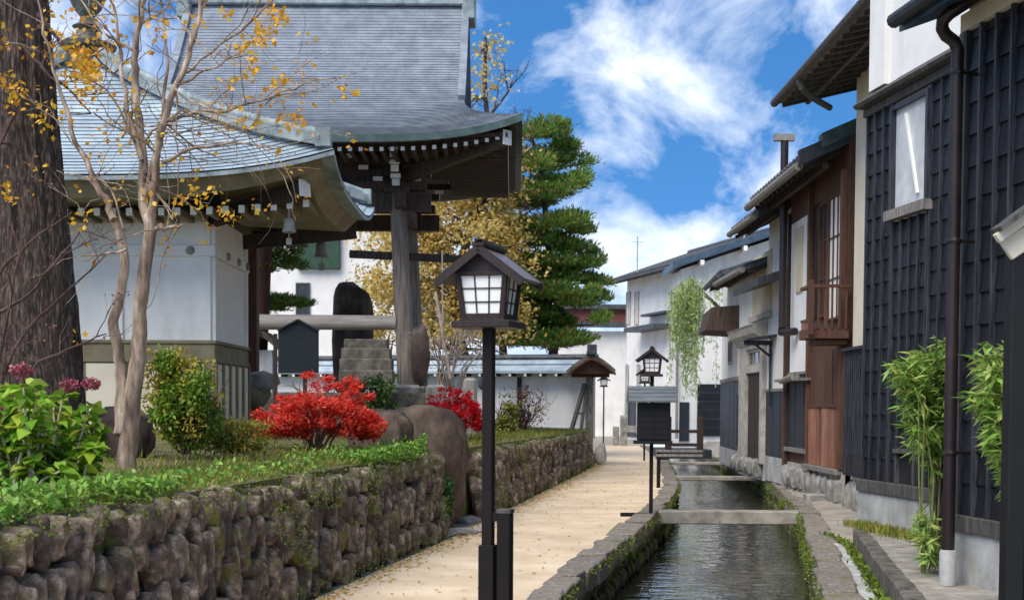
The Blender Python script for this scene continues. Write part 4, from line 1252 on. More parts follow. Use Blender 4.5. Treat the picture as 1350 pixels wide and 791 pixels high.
for sx, sy in ((1, -1), (1, 1), (-1, -1), (-1, 1)):
    pts = [Vector((RX + sx * (RXH * (1 - s) + .28 * s), RYC + sy * ((RYC - RY0) * (1 - s) + .28 * s), kp(s, 1, 'f').z + .10)) for s in [.04 + .96 * i / 12 for i in range(13)]]
    m = MB()
    for a, b in zip(pts[:-1], pts[1:]): m.bar(a - (b - a) * .04, b + (b - a) * .04, .24, .12)
    m.tube([p + Vector((0, 0, .09)) for p in pts], .07, 8)
    e = pts[0]; m.box(e.x - .10, e.x + .10, e.y - .10, e.y + .10, e.z - .08, e.z + .16)
    m.build('hip_ridge', M['patina'], ro, smooth=50)
mb = MB()
mb.lathe([(.42, 0), (.46, .06), (.34, .10), (.30, .30), (.40, .34), (.42, .40), (.20, .46), (.15, .60), (.22, .66), (.12, .72), (.10, .80), (.20, .92), (.27, 1.08), (.22, 1.24), (.10, 1.36), (.03, 1.46)], (RX, RYC, PZ - .05), 16)
mb.build('finial', M['finial'], ro, smooth=40)
# open porch post and beams behind it
p = at(330, 400, 24.0)
mb = MB(); mb.box(p.x - .13, p.x + .13, 23.87, 24.13, 1.1, 4.5); mb.build('porch_post', M['brown_wood'], tK, bev=.01)
mb = MB()
for i in range(4): mb.box(-4.12 + i * .2, -4.02 + i * .2, 22.6, 23.9, 4.22, 4.34)
mb.box(-4.4, -3.4, 23.9, 24.05, 4.35, 4.5); mb.build('porch_beams', M['brown_wood'], tK)

def bell(px, py, y, s, label):
    p = at(px, py, y); t = thing('wind_bell', label, 'bell', p)
    m = MB(); m.lathe([(.03, .13), (.08, .12), (.10, .08), (.105, -.05), (.14, -.13), (.12, -.135)], p, 14)
    for v in range(len(m.v)): m.v[v] = tuple(p + (Vector(m.v[v]) - p) * s)
    m.build('bell', M['bronze'], t, smooth=40)
    m = MB(); m.tube([p + Vector((0, 0, .12 * s)), p + Vector((0, 0, .45 * s + .1))], .012, 6); m.build('chain', M['bronze'], t)
    m = MB(); m.tube([p + Vector((0, 0, -.1 * s)), p + Vector((0, 0, -.24 * s))], .01, 5); m.box(p.x - .05 * s, p.x + .05 * s, p.y - .005, p.y + .005, p.z - .36 * s, p.z - .24 * s); m.build('clapper', M['bronze'], t)
bell(381, 297, 19.2, .72, 'pale wind bell hanging under the front corner of the storehouse eave')
bell(424, 329, 23.6, .95, 'grey wind bell hanging before the green panel under the rear eave corner')

# ------------------------------------------------------------------ bell-tower gate behind
GX = at(432, 300, 31.5).x
tG2 = thing('temple_gate', 'great temple gate with a sweeping grey tiled roof on weathered timber columns', 'gate', (GX, 31.5, 1.4))
EH, EYF = 4.25, 4.1           # eave half width / half depth
GYC = 31.6; GY0 = GYC - EYF
GEZ = at(432, 178, GY0).z; RZ = at(500, 4, GYC).z
GH = 3.08; run = 1.6
def hwid(s): return GH + (EH - GH) * max(0.0, 1 - s / run) ** 1.75
def gz_(s):                   # height over eave for horizontal run s
    A_ = RZ - GEZ
    t = s / EYF
    return GEZ + A_ * (.50 * t + .50 * t * t)
def gup(u, s): return .42 * abs(u) ** 4 * max(0, 1 - s / 1.6) ** 1.2
rows = []
ss = [i * EYF / 60 for i in range(61)]
us = [-1 + 2 * j / 30 for j in range(31)]
mb = MB()
for sg in (-1, 1):
    P = []
    for s in ss:
        hw = hwid(s)
        P.append([Vector((GX + u * hw, GYC + sg * (EYF - s), gz_(s) + gup(u, s))) for u in us])
    courses(mb, P, .020)
    P = []
    for s in [i * run / 17 for i in range(18)]:
        hy = EYF - s
        P.append([Vector((GX + sg * hwid(s), GYC + u * hy, gz_(s) + gup(u, s))) for u in us])
    courses(mb, P, .020)
gr = mb.build('roof', M['tile'], tG2)
mb = MB()
for sg in (-1, 1):    # gable triangles set back under the verge
    x = GX + sg * (GH - .25)
    zb = gz_(run)
    pts = [Vector((x, GYC + v * (EYF - s), gz_(s) - .05)) for v, s in [(-1, run * .9), (-1, 2.0), (-1, 3.0)]] + [Vector((x, GYC, RZ - .1))] + [Vector((x, GYC + (EYF - s), gz_(s) - .05)) for s in (3.0, 2.0, run * .9)]
    m = MB(); m.prism(pts, (-.06 * sg, 0, 0)); m.build('gable', M['gate_wood'], gr)
for sg in (-1, 1):
    mb = MB()
    for v in (-1, 1):
        pts = [Vector((GX + sg * (GH - .06), GYC + v * (EYF - s), gz_(s) + .07)) for s in [run + (EYF - run) * i / 14 for i in range(15)]]
        for a, b in zip(pts[:-1], pts[1:]): mb.bar(a, b, .15, .12)
    mb.build('verge', M['tile'], gr)
mb = MB()
mb.box(GX - GH - .05, GX + GH + .05, GYC - .22, GYC + .22, RZ - .1, RZ + .35); mb.box(GX - GH - .1, GX + GH + .1, GYC - .28, GYC + .28, RZ + .352, RZ + .45)
for sg in (-1, 1):
    x = GX + sg * (GH + .02); mb.box(x - .14, x + .14, GYC - .42, GYC + .42, RZ - .45, RZ + .75)
mb.build('ridge', M['patina'], gr, bev=.03)
mb = MB()
loop = []
for sg in (-1, 1):
    P0_ = [Vector((GX + u * EH, GYC + sg * EYF, GEZ + gup(u, 0))) for u in us]
    P1_ = [Vector((GX + sg * EH, GYC + u * EYF, GEZ + gup(u, 0))) for u in us]
    for Pq in (P0_, P1_):
        for a, b in zip(Pq[:-1], Pq[1:]):
            dz = Vector((0, 0, .13)); c = Vector((GX, GYC, 0))
            ai = a + (Vector((GX, GYC, a.z)) - a) * .03 - dz; bi = b + (Vector((GX, GYC, b.z)) - b) * .03 - dz
            mb.quad(a + Vector((0, 0, .02)), b + Vector((0, 0, .02)), b - dz, a - dz); mb.quad(a - dz, b - dz, bi, ai)
mb.build('eave_edge', M['patina_d'], gr)
# underside: boards rising inwards a little, rafters with white ends
mb = MB()
inn = .60
for sg in (-1, 1):
    for lo, hi in zip(us[:-1], us[1:]):
        for pf in (lambda u: Vector((GX + u * EH, GYC + sg * EYF, GEZ + gup(u, 0))), lambda u: Vector((GX + sg * EH, GYC + u * EYF, GEZ + gup(u, 0)))):
            a, b = pf(lo) - Vector((0, 0, .13)), pf(hi) - Vector((0, 0, .13))
            f = lambda p: Vector((p.x + (GX - p.x) * inn, p.y + (GYC - p.y) * inn, GEZ + .1))
            a0_, b0_ = a + (Vector((GX, GYC, a.z)) - a) * .03, b + (Vector((GX, GYC, b.z)) - b) * .03
            mb.quad(a0_, b0_, f(b), f(a))
mb.build('soffit', M['gate_wood'], gr)
mb, we = MB(), MB()
def rafter_row(off, z_off, step, sz):
    n = int(2 * (EH - off) / step)
    for i in range(n + 1):
        x = -EH + off + i * 2 * (EH - off) / n; u = x / EH
        z = GEZ + gup(u, 0) * .9 + z_off
        y0 = GYC - EYF + off
        mb.box(GX + x - sz, GX + x + sz, y0, y0 + 1.3, z - sz, z + sz); we.box(GX + x - sz, GX + x + sz, y0 - .012, y0, z - sz, z + sz)
    n = int(2 * (EYF - off) / step)
    for i in range(n + 1):
        yy = -EYF + off + i * 2 * (EYF - off) / n; u = yy / EYF
        z = GEZ + gup(u, 0) * .9 + z_off
        x0 = GX + EH - off
        mb.box(x0 - 1.3, x0, GYC + yy - sz, GYC + yy + sz, z - sz, z + sz); we.box(x0, x0 + .012, GYC + yy - sz, GYC + yy + sz, z - sz, z + sz)
rafter_row(.28, -.22, .2, .038)
mb.build('rafters', M['gate_wood'], gr); we.build('rafter_ends', M['white_paint'], gr)
mb = MB(); mb.bar((GX + 1.6, GYC - 1.6, GEZ - .45), (GX + EH - .3, GYC - EYF + .3, GEZ + .02), .2, .26); mb.build('hip_rafter', M['gate_wood'], gr)
mb = MB(); q = Vector((GX + EH - .3, GYC - EYF + .3, GEZ + .02)); mb.bar(q, q + Vector((.015, -.015, 0)), .22, .28); mb.build('rafter_ends', M['white_paint'], gr)
# columns, beams, bracket clusters
cx = at(530, 400, 29.9).x - GX
CYF = GYC - 29.9
zc_ = at(530, 252, 29.9).z
for sx in (-1, 1):
    for sy in (-1, 1):
        m = MB(); bx, by = GX + sx * (cx + .12), GYC + sy * CYF
        m.tube([(bx, by, 1.9), (bx - sx * .10, by, zc_ * .6), (bx - sx * .22, by, zc_)], [.20, .185, .165], 14)
        m.build('column', M['post_wood'] if sx > 0 else M['brown_wood'], tG2, smooth=40)
        m = MB(); m.lathe([(.36, 0), (.38, .12), (.28, .18)], (bx, by, 1.85), 14); m.build('column_base', M['greystone'], tG2, smooth=40)
        # bracket cluster
        k, w_ = MB(), MB()
        X0, Y0 = GX + sx * (cx - .1), GYC + sy * CYF
        k.box(X0 - .26, X0 + .26, Y0 - .26, Y0 + .26, zc_ - .06, zc_ + .06)
        for i in range(3):
            e = .40 + i * .30; z = zc_ + .06 + i * .235
            k.box(X0 - e, X0 + e, Y0 - .07, Y0 + .07, z, z + .13); k.box(X0 - .07, X0 + .07, Y0 - e, Y0 + e, z, z + .13)
            for v in (-e, 0, e):
                k.box(X0 + v - .1, X0 + v + .1, Y0 - .1, Y0 + .1, z + .13, z + .22); k.box(X0 - .1, X0 + .1, Y0 + v - .1, Y0 + v + .1, z + .13, z + .22)
            w_.box(X0 - .08, X0 + .08, Y0 - e - .012, Y0 - e, z - .01, z + .14); w_.box(X0 - .105, X0 + .105, Y0 - e - .112, Y0 - e - .10, z + .13, z + .22)
            for v in (-e, e): w_.box(X0 + v - .1, X0 + v + .1, Y0 - .112, Y0 - .10, z + .13, z + .22)
            w_.box(X0 + e, X0 + e + .012, Y0 - .07, Y0 + .07, z, z + .13)
        b_ = k.build('bracket', M['gate_wood'], tG2); w_.build('bracket_ends', M['white_paint'], b_)
m = MB()
for v in (-1, 1):
    m.box(GX - cx - .6, GX + cx + .6, GYC + v * CYF - .13, GYC + v * CYF + .13, zc_ - .42, zc_ - .06)
    m.box(GX - cx - .5, GX + cx + .5, GYC + v * CYF - .2, GYC + v * CYF + .2, zc_ + .0, zc_ + .16)
    m.box(GX + v * cx - .12, GX + v * cx + .12, GYC - CYF - .6, GYC + CYF + .6, zc_ - .40, zc_ - .08)
m.build('beam', M['gate_wood'], tG2)
m = MB(); m.box(GX - cx, GX + cx, GYC - CYF + .05, GYC + CYF - .05, zc_ + .17, GEZ + .05); m.build('bracket_wall', M['gate_wood'], tG2)
m = MB(); zz = at(430, 425, 29.9).z
m.tube([(GX - cx - .3, 29.9, zz), (GX + cx - .12, 29.9, zz)], [.17, .155], 10); m.build('tie_beam', M['beam_grey'], tG2, smooth=40)
m = MB(); p, q = at(461, 335, 30.6), at(608, 342, 30.6); m.bar(p, q, .14, .16); m.build('nose_beam', M['gate_wood'], tG2)

# stone platform with steps
tS = thing('stone_platform', 'stepped grey stone platform under the weathered gate column', 'platform', (GX, 29, 1.2))
m = MB(); m.box(GX - 2.6, GX + 2.4, 29.2, 34.2, .9, 1.86); m.build('platform', M['stepstone'], tS, bev=.04)
for i, (py0, py1, w) in enumerate(((498, 488, 62), (486, 473, 60), (471, 459, 56), (457, 447, 50))):
    y = 27.6 + i * .35
    m = MB(); p, q = at(482 - w / 2 * 1.15, py0, y), at(482 + w / 2 * 1.15, py1, y)
    m.box(p.x, q.x, y, y + .5, p.z - .1, q.z); m.build('step', M['stepstone'], tS, bev=.02)

# tall dark stone slab
t_ = MB(); p = at(463, 430, 35.8)
cut_stone(t_, (p.x, 36.2, 3.2), (.60, .3, 1.75), 7, 3, None, 8, .78, 1.0, .5)
tag(t_.build('stone_monument', M['boulder'], None, smooth=40), 'tall dark stone slab standing behind the pale tie beam of the gate', 'monument')
t_ = MB(); p = at(554, 462, 25)
cut_stone(t_, (p.x, 25, at(554, 466, 25).z), (.19, .16, .58), 11, 3, None, 5, .72, .96)
tag(t_.build('standing_stone', M['darkstone'], None, smooth=40), 'narrow dark upright stone left of the tall lamp post', 'standing stone')

# white building far behind the temple
Bk = Wall((-10, 52), (-3.4, 52))
tW = thing('white_building', 'white building behind the temple with small dark windows and a dark green panel', 'building', (-10, 52, 1))
body(Bk, -2, 6.6, 1, 9.4, 6, M['plaster'], tW)
for px in (345, 399):
    a, z0 = Bk.hit(px - 9, 416); a1, z1 = Bk.hit(px + 10, 373)
    window(Bk, a, a1, z0, z1, tW, M['grey_wood_d'], M['glass_dark'], 2, 2, 0, .05)
a, z0 = Bk.hit(538, 415); a1, z1 = Bk.hit(560, 380)
a, z0 = Bk.hit(392, 355); a1, z1 = Bk.hit(449, 296)
boxpart('green_panel', M['green_panel'], tW, Bk, (a, a1, z0, z1, 0, .25), bev=.02)
boxpart('roof', M['roof_dark'], tW, Bk, (-2.5, 7.2, 9.4, 9.7, -6.5, .6))

# ------------------------------------------------------------------ white garden wall with tiled coping
FW = Wall((at(320, 500, 43).x, 43.0), (2.25, 39.4))
tF = thing('garden_wall', 'long white garden wall with a tiled coping behind the temple garden', 'garden wall', (0, 41, .9))
hF = FW.hit
zt = hF(730, 497)[1]
m = MB(); FW.box(m, 0, FW.L, .7, zt + .1, -.2, 0); m.build('wall', M['plaster'], tF)
m = MB(); FW.sec(m, [(.45, zt + .10), (.45, zt + .17), (-.1, zt + .52), (-.65, zt + .17), (-.65, zt + .1)], -.2, FW.L + .1); ro = m.build('coping', M['tile_blue'], tF)
m = MB(); m.tube([FW.pt(-.2, zt + .55, -.1), FW.pt(FW.L + .1, zt + .55, -.1)], .09, 8); FW.box(m, -.2, FW.L + .1, zt + .3, zt + .36, .12, .2)
m.build('ridge', M['roof_dark'], ro)
m = MB()
for i in range(int(FW.L / .45)): FW.box(m, .1 + i * .45, .17 + i * .45, zt + .02, zt + .1, 0, .42)
m.build('rafters', M['dark_wood'], ro)
m = MB()
for i in range(int(FW.L / .45)): FW.box(m, .1 + i * .45, .17 + i * .45, zt + .02, zt + .1, .42, .43)
m.build('rafter_ends', M['white_paint'], ro)
for px in (685, 560):
    a = hF(px, 530)[0]; boxpart('post', M['dark_wood'], tF, FW, (a - .06, a + .06, .8, zt, 0, .05))
boxpart('base', M['concrete'], tF, FW, (0, FW.L, .6, 1.0, 0, .06))

# little roofed post where the retaining wall ends
p = at(777, 540, 38.8)
tP = thing('roofed_post', 'small gate post under a curved gabled roof ending the white garden wall', 'gate post', (p.x, 38.8, .5))
m = MB(); m.box(p.x - .10, p.x + .10, 38.7, 38.9, .3, at(777, 486, 38.8).z); m.build('post', M['grey_wood'], tP, bev=.01)
m = MB(); za, ze_ = at(778, 467, 38.5).z, at(750, 487, 38.5).z
xl, xr = at(748, 487, 38.5).x, at(810, 487, 38.5).x; xc = (xl + xr) / 2
prof = []
for i in range(13):
    v = -1 + i / 6; prof.append((xc + v * (xr - xl) / 2, ze_ + (za - ze_) * (1 - abs(v) ** 1.35)))
for th0, nm, mt, y0, y1 in ((0, 'roof', M['roof_bark'], 38.1, 39.5),):
    m2 = MB(); loop = [Vector((x, y0, z)) for x, z in prof] + [Vector((x, y0, z - .11)) for x, z in reversed(prof)]
    m2.prism(loop, (0, y1 - y0, 0)); r_ = m2.build(nm, mt, tP)
m = MB()
for i in range(12):
    a, b = prof[i], prof[i + 1]; m.bar((a[0], 38.06, a[1] - .14), (b[0], 38.06, b[1] - .14), .05, .14, up=(0, 1, 0))
m.build('bargeboard', M['brown_wood'], r_)
m = MB(); m.box(xc - .07, xc + .07, 38.0, 39.6, za + .0, za + .13); m.box(xc - .13, xc + .13, 37.98, 38.1, za - .03, za + .25); m.build('ridge', M['roof_dark'], r_, bev=.02)
m = MB(); m.prism([Vector((x * .9 + xc * .1, 38.2, z - .12)) for x, z in prof], (0, .05, 0)); m.build('gable', M['brown_wood'], r_)
m = MB(); m.box(xl + .12, xr - .12, 38.65, 38.95, ze_ - .2, ze_ - .06); m.build('beam', M['brown_wood'], tP)
# leaning ladder-like trestle
t_ = thing('trestle', 'weathered wooden trestle leaning against the small roofed post', 'trestle', at(760, 570, 38.2))
k = MB(); k.bar(at(753, 568, 38.0), at(771, 506, 38.6), .10, .08); k.build('leg', M['grey_wood_d'], t_)
k = MB(); k.bar(at(766, 566, 38.0), at(774, 510, 38.6), .08, .06); k.build('leg', M['grey_wood_d'], t_)
k = MB(); k.bar(at(761, 545, 38.2), at(771, 545, 38.2), .05, .05); k.build('rung', M['grey_wood_d'], t_)

# dark green house shaped notice board
p = at(393, 500, 17.4)
tN = thing('notice_board', 'dark green house-shaped notice board on two posts above the scarlet maple', 'notice board', (p.x, 17.4, 1.1))
q = [at(367, 492, 17.4), at(420, 492, 17.4), at(420, 437, 17.4), at(394, 423, 17.4), at(367, 437, 17.4)]
m = MB(); m.prism([Vector((v.x, 17.37, v.z)) for v in q], (0, .06, 0)); m.build('board', M['sign_green'], tN, bev=.006)
m = MB()
for a, b in ((q[2], q[3]), (q[3], q[4])):
    m.bar(Vector((a.x, 17.39, a.z + .01)), Vector((b.x, 17.39, b.z + .01)), .14, .02)
m.build('cap', M['sign_green'], tN)
for px in (363, 402):
    m = MB(); x = at(px, 500, 17.46).x; m.box(x - .022, x + .022, 17.44, 17.49, .8, at(px, 440 if px < 370 else 490, 17.46).z); m.build('post', M['dark_wood'], tN)

# grave-like small stones and a low gable beyond the maple
for px, py0, py1, w, y, lab in ((575, 535, 507, 26, 26, 'squat grey stone post beside the narrow dark upright stone'), (620, 540, 498, 18, 26, 'slim dark grey stone post with a rounded top behind the crimson maple'),
                               (600, 545, 520, 22, 24, 'low grey stone block in front of the slim stone posts'), (345, 470, 442, 0, 27, '')):
    if not w: continue
    k = MB(); a = at(px, py0, y); hw = w / F * y / 2
    k.box(a.x - hw, a.x + hw, y - hw, y + hw, .9, at(px, py1, y).z); tag(k.build('stone_post', M['greystone'], None, bev=.05), lab, 'stone post')
tL = thing('small_roof', 'little brown gabled shelter behind the green notice board', 'shelter', at(350, 480, 33))
k = MB(); a, b, c = at(326, 462, 33), at(350, 440, 33), at(376, 462, 33)
for p_, q_ in ((a, b), (b, c)): k.bar(p_, q_, 1.2, .10)
k.build('roof', M['roof_bark'], tL)
k = MB(); k.box(a.x + .25, c.x - .25, 32.7, 33.3, 1.0, a.z); k.build('wall', M['plaster_old'], tL)
for px, py, r, lab in ((342, 505, (.34, .3, .26), 'rounded pale stone by the storehouse corner'), (332, 520, (.3, .3, .3), 'large tan stone below the pale stone by the storehouse corner'),
                       (640, 505, (.2, .2, .2), 'small round stone on the white wall base')):
    y = 23 if px < 400 else 36
    k = MB(); a = at(px, py, y); cut_stone(k, a, r, 9, 2, None, px)
    tag(k.build('garden_stone', M['greystone'] if px != 332 else M['olive'], None, smooth=40), lab, 'stone')

# ------------------------------------------------------------------ boulders
def boulder(px0, px1, pyt, y, zb, seed, label, m='boulder', dep=.45, sharp=.9):
    a, b = at(px0, pyt, y), at(px1, pyt, y)
    k = MB(); zt_ = a.z
    cut_stone(k, ((a.x + b.x) / 2, y, (zt_ + zb) / 2), ((b.x - a.x) / 2 * 1.08, dep, (zt_ - zb) / 2 * 1.06), 10, 4, None, seed, .80, 1.0, .62)
    return tag(k.build('boulder', M[m], None, smooth=60), label, 'boulder')
boulder(500, 618, 532, 18.9, -.1, 44, 'tall rounded brown boulder standing at the gap between the stone walls', dep=.5)
boulder(458, 548, 536, 18.0, .2, 23, 'second brown boulder, just left of the tall rounded one', dep=.4)
boulder(124, 202, 534, 14.6, .9, 8, 'dark rough boulder behind the pale smooth tree trunk', 'darkstone', dep=.35)

# ------------------------------------------------------------------ street lamps
def lantern_lamp(name, label, base, s, height, yaw, side_post=False, box=False):
    t = thing(name, label, 'street lamp', (0, 0, 0), 'wooden lantern lamps along the path')
    zt = height                                   # roof apex
    z_e, z_w1, z_w0 = zt - .215 * s, zt - .195 * s, zt - .455 * s
    pw = .034 * (s if s > .9 else .80)
    m = MB(); m.box(-pw, pw, -pw, pw, 0, z_w0 - .04 * s); m.build('post', M['lamp_post'], t, bev=.004)
    m = MB(); m.box(-.19 * s, .19 * s, -.18 * s, .18 * s, z_w0 - .055 * s, z_w0 - .012 * s); m.box(-.15 * s, .15 * s, -.15 * s, .15 * s, z_w0 - .012 * s, z_w0 + .0 * s); m.build('tray', M['lamp_wood'], t, bev=.005 * s)
    # tapered frame
    m = MB(); bw, tw = .125 * s, .155 * s
    for sx in (-1, 1):
        for sy in (-1, 1):
            m.bar((sx * bw, sy * bw, z_w0 + .001), (sx * tw, sy * tw, z_w1 + .03 * s), .034 * s, .034 * s, up=(0, 1, 0))
    for z, w_ in ((z_w0 + .016 * s, bw), (z_w1 + .02 * s, tw)):
        for a in (-1, 1):
            m.box(-w_, w_, a * w_ - .014 * s, a * w_ + .014 * s, z - .017 * s, z + .017 * s); m.box(a * w_ - .014 * s, a * w_ + .014 * s, -w_, w_, z - .0165 * s, z + .0165 * s)
    fr = m.build('frame', M['lamp_wood'], t, bev=.003 * s)
    for ang in range(4):
        rm = Matrix.Rotation(ang * math.pi / 2, 3, 'Z')
        P = [rm @ Vector(v) for v in ((-bw + .01, -bw + .004, z_w0 + .02 * s), (bw - .01, -bw + .004, z_w0 + .02 * s), (tw - .01, -tw + .006, z_w1 + .01 * s), (-tw + .01, -tw + .006, z_w1 + .01 * s))]
        inn_ = rm @ Vector((0, .006, 0))
        m = MB(); m.prism(P, inn_); pn = m.build('pane', M['paper'], t)
        m = MB()
        o_ = rm @ Vector((0, -.003, 0))
        for f_ in (1 / 3, 2 / 3):
            m.bar(P[0].lerp(P[1], f_) + o_, P[3].lerp(P[2], f_) + o_, .008 * s, .008 * s, up=rm @ Vector((0, 1, 0)))
            m.bar(P[0].lerp(P[3], f_) + o_, P[1].lerp(P[2], f_) + o_, .008 * s, .008 * s)
        m.build('muntins', M['lamp_wood'], pn)
    # gabled roof, ridge running back
    rw_, rd = .285 * s, .215 * s
    m = MB()
    for sx in (-1, 1):
        a, b = Vector((0, 0, zt)), Vector((sx * rw_, 0, z_e))
        n_ = Vector((sx * (zt - z_e), 0, rw_)).normalized() * .022 * s
        m.hexa([Vector((a.x, -rd, a.z)) - n_, Vector((b.x, -rd, b.z)) - n_, Vector((b.x, rd, b.z)) - n_, Vector((a.x, rd, a.z)) - n_,
                Vector((a.x, -rd, a.z)), Vector((b.x, -rd, b.z)), Vector((b.x, rd, b.z)), Vector((a.x, rd, a.z))])
    ro = m.build('roof', M['lamp_roof'], t)
    for yy in (-rd - .006, rd + .006):
        m = MB()
        for sx in (-1, 1):
            m.bar((0, yy, zt - .028 * s), (sx * rw_ * 1.0, yy, z_e - .026 * s), .016 * s, .05 * s, up=(0, 0, 1))
        m.build('bargeboard', M['lamp_wood'], ro)
    m = MB()
    m.box(-.04 * s, .04 * s, -rd - .02 * s, rd + .02 * s, zt - .02 * s, zt + .012 * s); m.box(-.022 * s, .022 * s, -rd - .035 * s, rd + .035 * s, zt + .0125 * s, zt + .03 * s)
    m.build('ridge', M['lamp_wood'], ro, bev=.006 * s)
    for yy in (-tw, tw):
        m = MB(); m.prism([(-tw, yy - .008, z_w1 + .03 * s), (tw, yy - .008, z_w1 + .03 * s), (.04 * s, yy - .008, zt - .04 * s), (-.04 * s, yy - .008, zt - .04 * s)], (0, .016, 0))
        m.build('gable', M['lamp_wood'], t)
    if side_post:
        rm = Matrix.Rotation(-yaw, 3, 'Z')
        o_ = rm @ Vector((.108, -.03, 0))
        m = MB(); z1 = side_post
        m.box(o_.x - .043, o_.x + .043, o_.y - .043, o_.y + .043, -.1, z1 - .03); sp = m.build('side_post', M['lamp_post'], t, bev=.004)
        m = MB(); m.box(o_.x - .047, o_.x + .047, o_.y - .047, o_.y + .047, z1 - .029, z1); m.build('cap', M['grey_wood_d'], sp, bev=.004)
        m = MB(); m.bar((0, 0, z1 - .05), (o_.x - .03, o_.y, z1 - .05), .05, .06); m.build('arm', M['lamp_post'], t)
        m = MB(); m.box(-.05, .05, -.05, .05, 0, .72); m.build('sleeve', M['lamp_post'], t, bev=.004)
    t.location = base
    t.rotation_euler = (0, 0, yaw)
    return t
lx = at(644, 600, 9.0)
k9 = 9.0 / F
lantern_lamp('street_lamp', 'tall nearest wooden lantern lamp with a short side post in the foreground', (lx.x, 9.0, 0), 1.0, at(645, 326, 9.0).z, R(-17), side_post=at(667, 670, 9.0).z)
b2 = gnd(858, 681)
l2 = lantern_lamp('street_lamp', 'lantern lamp rising behind the black notice box on the canal edge', (b2.x, b2.y, 0), .80, at(860, 459, b2.y).z, R(-8))
l3 = at(850, 520, 42)
lantern_lamp('street_lamp', 'lantern lamp half hidden behind the lamp with the notice box', (l3.x, 42, 0), .90, at(850, 485, 42).z, R(-8))
l4 = at(796, 520, 55)
lantern_lamp('street_lamp', 'smallest farthest lantern lamp beside the little roofed post', (l4.x, 55, 0), .86, at(796, 495, 55).z, R(-5))
# notice box fixed to the second lamp
yb = b2.y - .12
tN = thing('notice_box', 'black notice box with a grey metal roof fixed to the lamp post by the canal', 'notice box', (b2.x, yb, 1.0))
p, q = at(840, 580, yb), at(883, 531, yb)
m = MB(); m.box(p.x, q.x, yb - .10, yb + .07, p.z, q.z); m.build('case', M['sign_black'], tN, bev=.006)
m = MB(); m.box(p.x + .02, (p.x + q.x) / 2 - .006, yb - .108, yb - .101, p.z + .02, q.z - .02); m.box((p.x + q.x) / 2 + .006, q.x - .02, yb - .108, yb - .101, p.z + .02, q.z - .02)
for i in range(1, 6):
    z = p.z + (q.z - p.z) * i / 6; m.box(p.x + .02, q.x - .02, yb - .113, yb - .1085, z - .006, z + .006)
m.build('door', M['sign_black'], tN)
a, b = at(829, 530, yb - .2), at(892, 530, yb - .2); zt = at(860, 509, yb).z
m = MB()
m.prism([(a.x, yb - .24, a.z), (a.x, yb - .24, a.z + .025), (a.x, yb - .05, zt), (a.x, yb + .05, zt), (a.x, yb + .2, a.z + .025), (a.x, yb + .2, a.z)], (b.x - a.x, 0, 0)); ro = m.build('roof', M['sign_roof'], tN, bev=.004)
m = MB()
for i in range(1, 4):
    f = i / 4; m.box(a.x - .004, b.x + .004, yb - .245 + .19 * f, yb - .20 + .19 * f, a.z + .02 + (zt - a.z - .02) * f, a.z + .032 + (zt - a.z - .02) * f)
m.build('ribs', M['sign_roof'], ro)
m = MB(); m.box(p.x - .05, q.x + .03, yb - .14, yb + .09, p.z - .05, p.z - .004); m.build('shelf', M['sign_black'], tN)
for px, py in ((846, 600), (853, 600)): pass
# timber edging rail beside its foot
k = MB(); a = gnd(818, 681); k.box(a.x, b2.x - .05, b2.y - .03, b2.y + .03, .0, .06)
tag(k.build('edging_rail', M['lamp_post'], None, bev=.006), 'short dark ground rail at the foot of the notice box lamp', 'rail')
# ------------------------------------------------------------------ vegetation
def limb(mb, pts, r0, r1, n=8, wob=.0):
    """smooth tapered limb through points (Catmull-Rom)"""
    P = [Vector(p) for p in pts]
    P = [P[0] * 2 - P[1]] + P + [P[-1] * 2 - P[-2]]
    out_ = []
    for i in range(1, len(P) - 2):
        for k in range(4):
            t = k / 4
            a, b, c, d = P[i - 1], P[i], P[i + 1], P[i + 2]
            q = .5 * ((2 * b) + (c - a) * t + (2 * a - 5 * b + 4 * c - d) * t * t + (3 * b - a - 3 * c + d) * t ** 3)
            if wob and 0 < i + k: q += Vector((rnd.uniform(-wob, wob), rnd.uniform(-wob, wob), rnd.uniform(-wob, wob)))
            out_.append(q)
    out_.append(P[-2])
    m = len(out_) - 1
    mb.tube(out_, [r0 + (r1 - r0) * (i / m) ** .8 for i in range(m + 1)], n)
    return out_
def twigs(mb, p, d, L, r, depth, tips, spread=.7, up=.15, n=(2, 3), kink=.18, shrink=.66):
    """recursive crooked branch"""
    d = Vector(d).normalized(); p = Vector(p)
    seg = 4; pts = [p.copy()]
    for i in range(seg):
        d = (d + Vector((rnd.gauss(0, kink), rnd.gauss(0, kink), rnd.gauss(0, kink) + up * .25))).normalized()
        p = p + d * L / seg; pts.append(p.copy())
    mb.tube(pts, [r * (1 - .5 * i / seg) for i in range(seg + 1)], 5 if r < .02 else 7, cap=False)
    tips.append((p.copy(), d.copy(), depth))
    if depth <= 0: return
    for k in range(rnd.randint(*n)):
        q = pts[rnd.randint(1, seg)]
        nd = (d + Vector((rnd.gauss(0, spread), rnd.gauss(0, spread), rnd.gauss(0, spread) + up))).normalized()
        twigs(mb, q, nd, L * rnd.uniform(shrink - .12, shrink + .12), r * .55, depth - 1, tips, spread, up, n, kink, shrink)

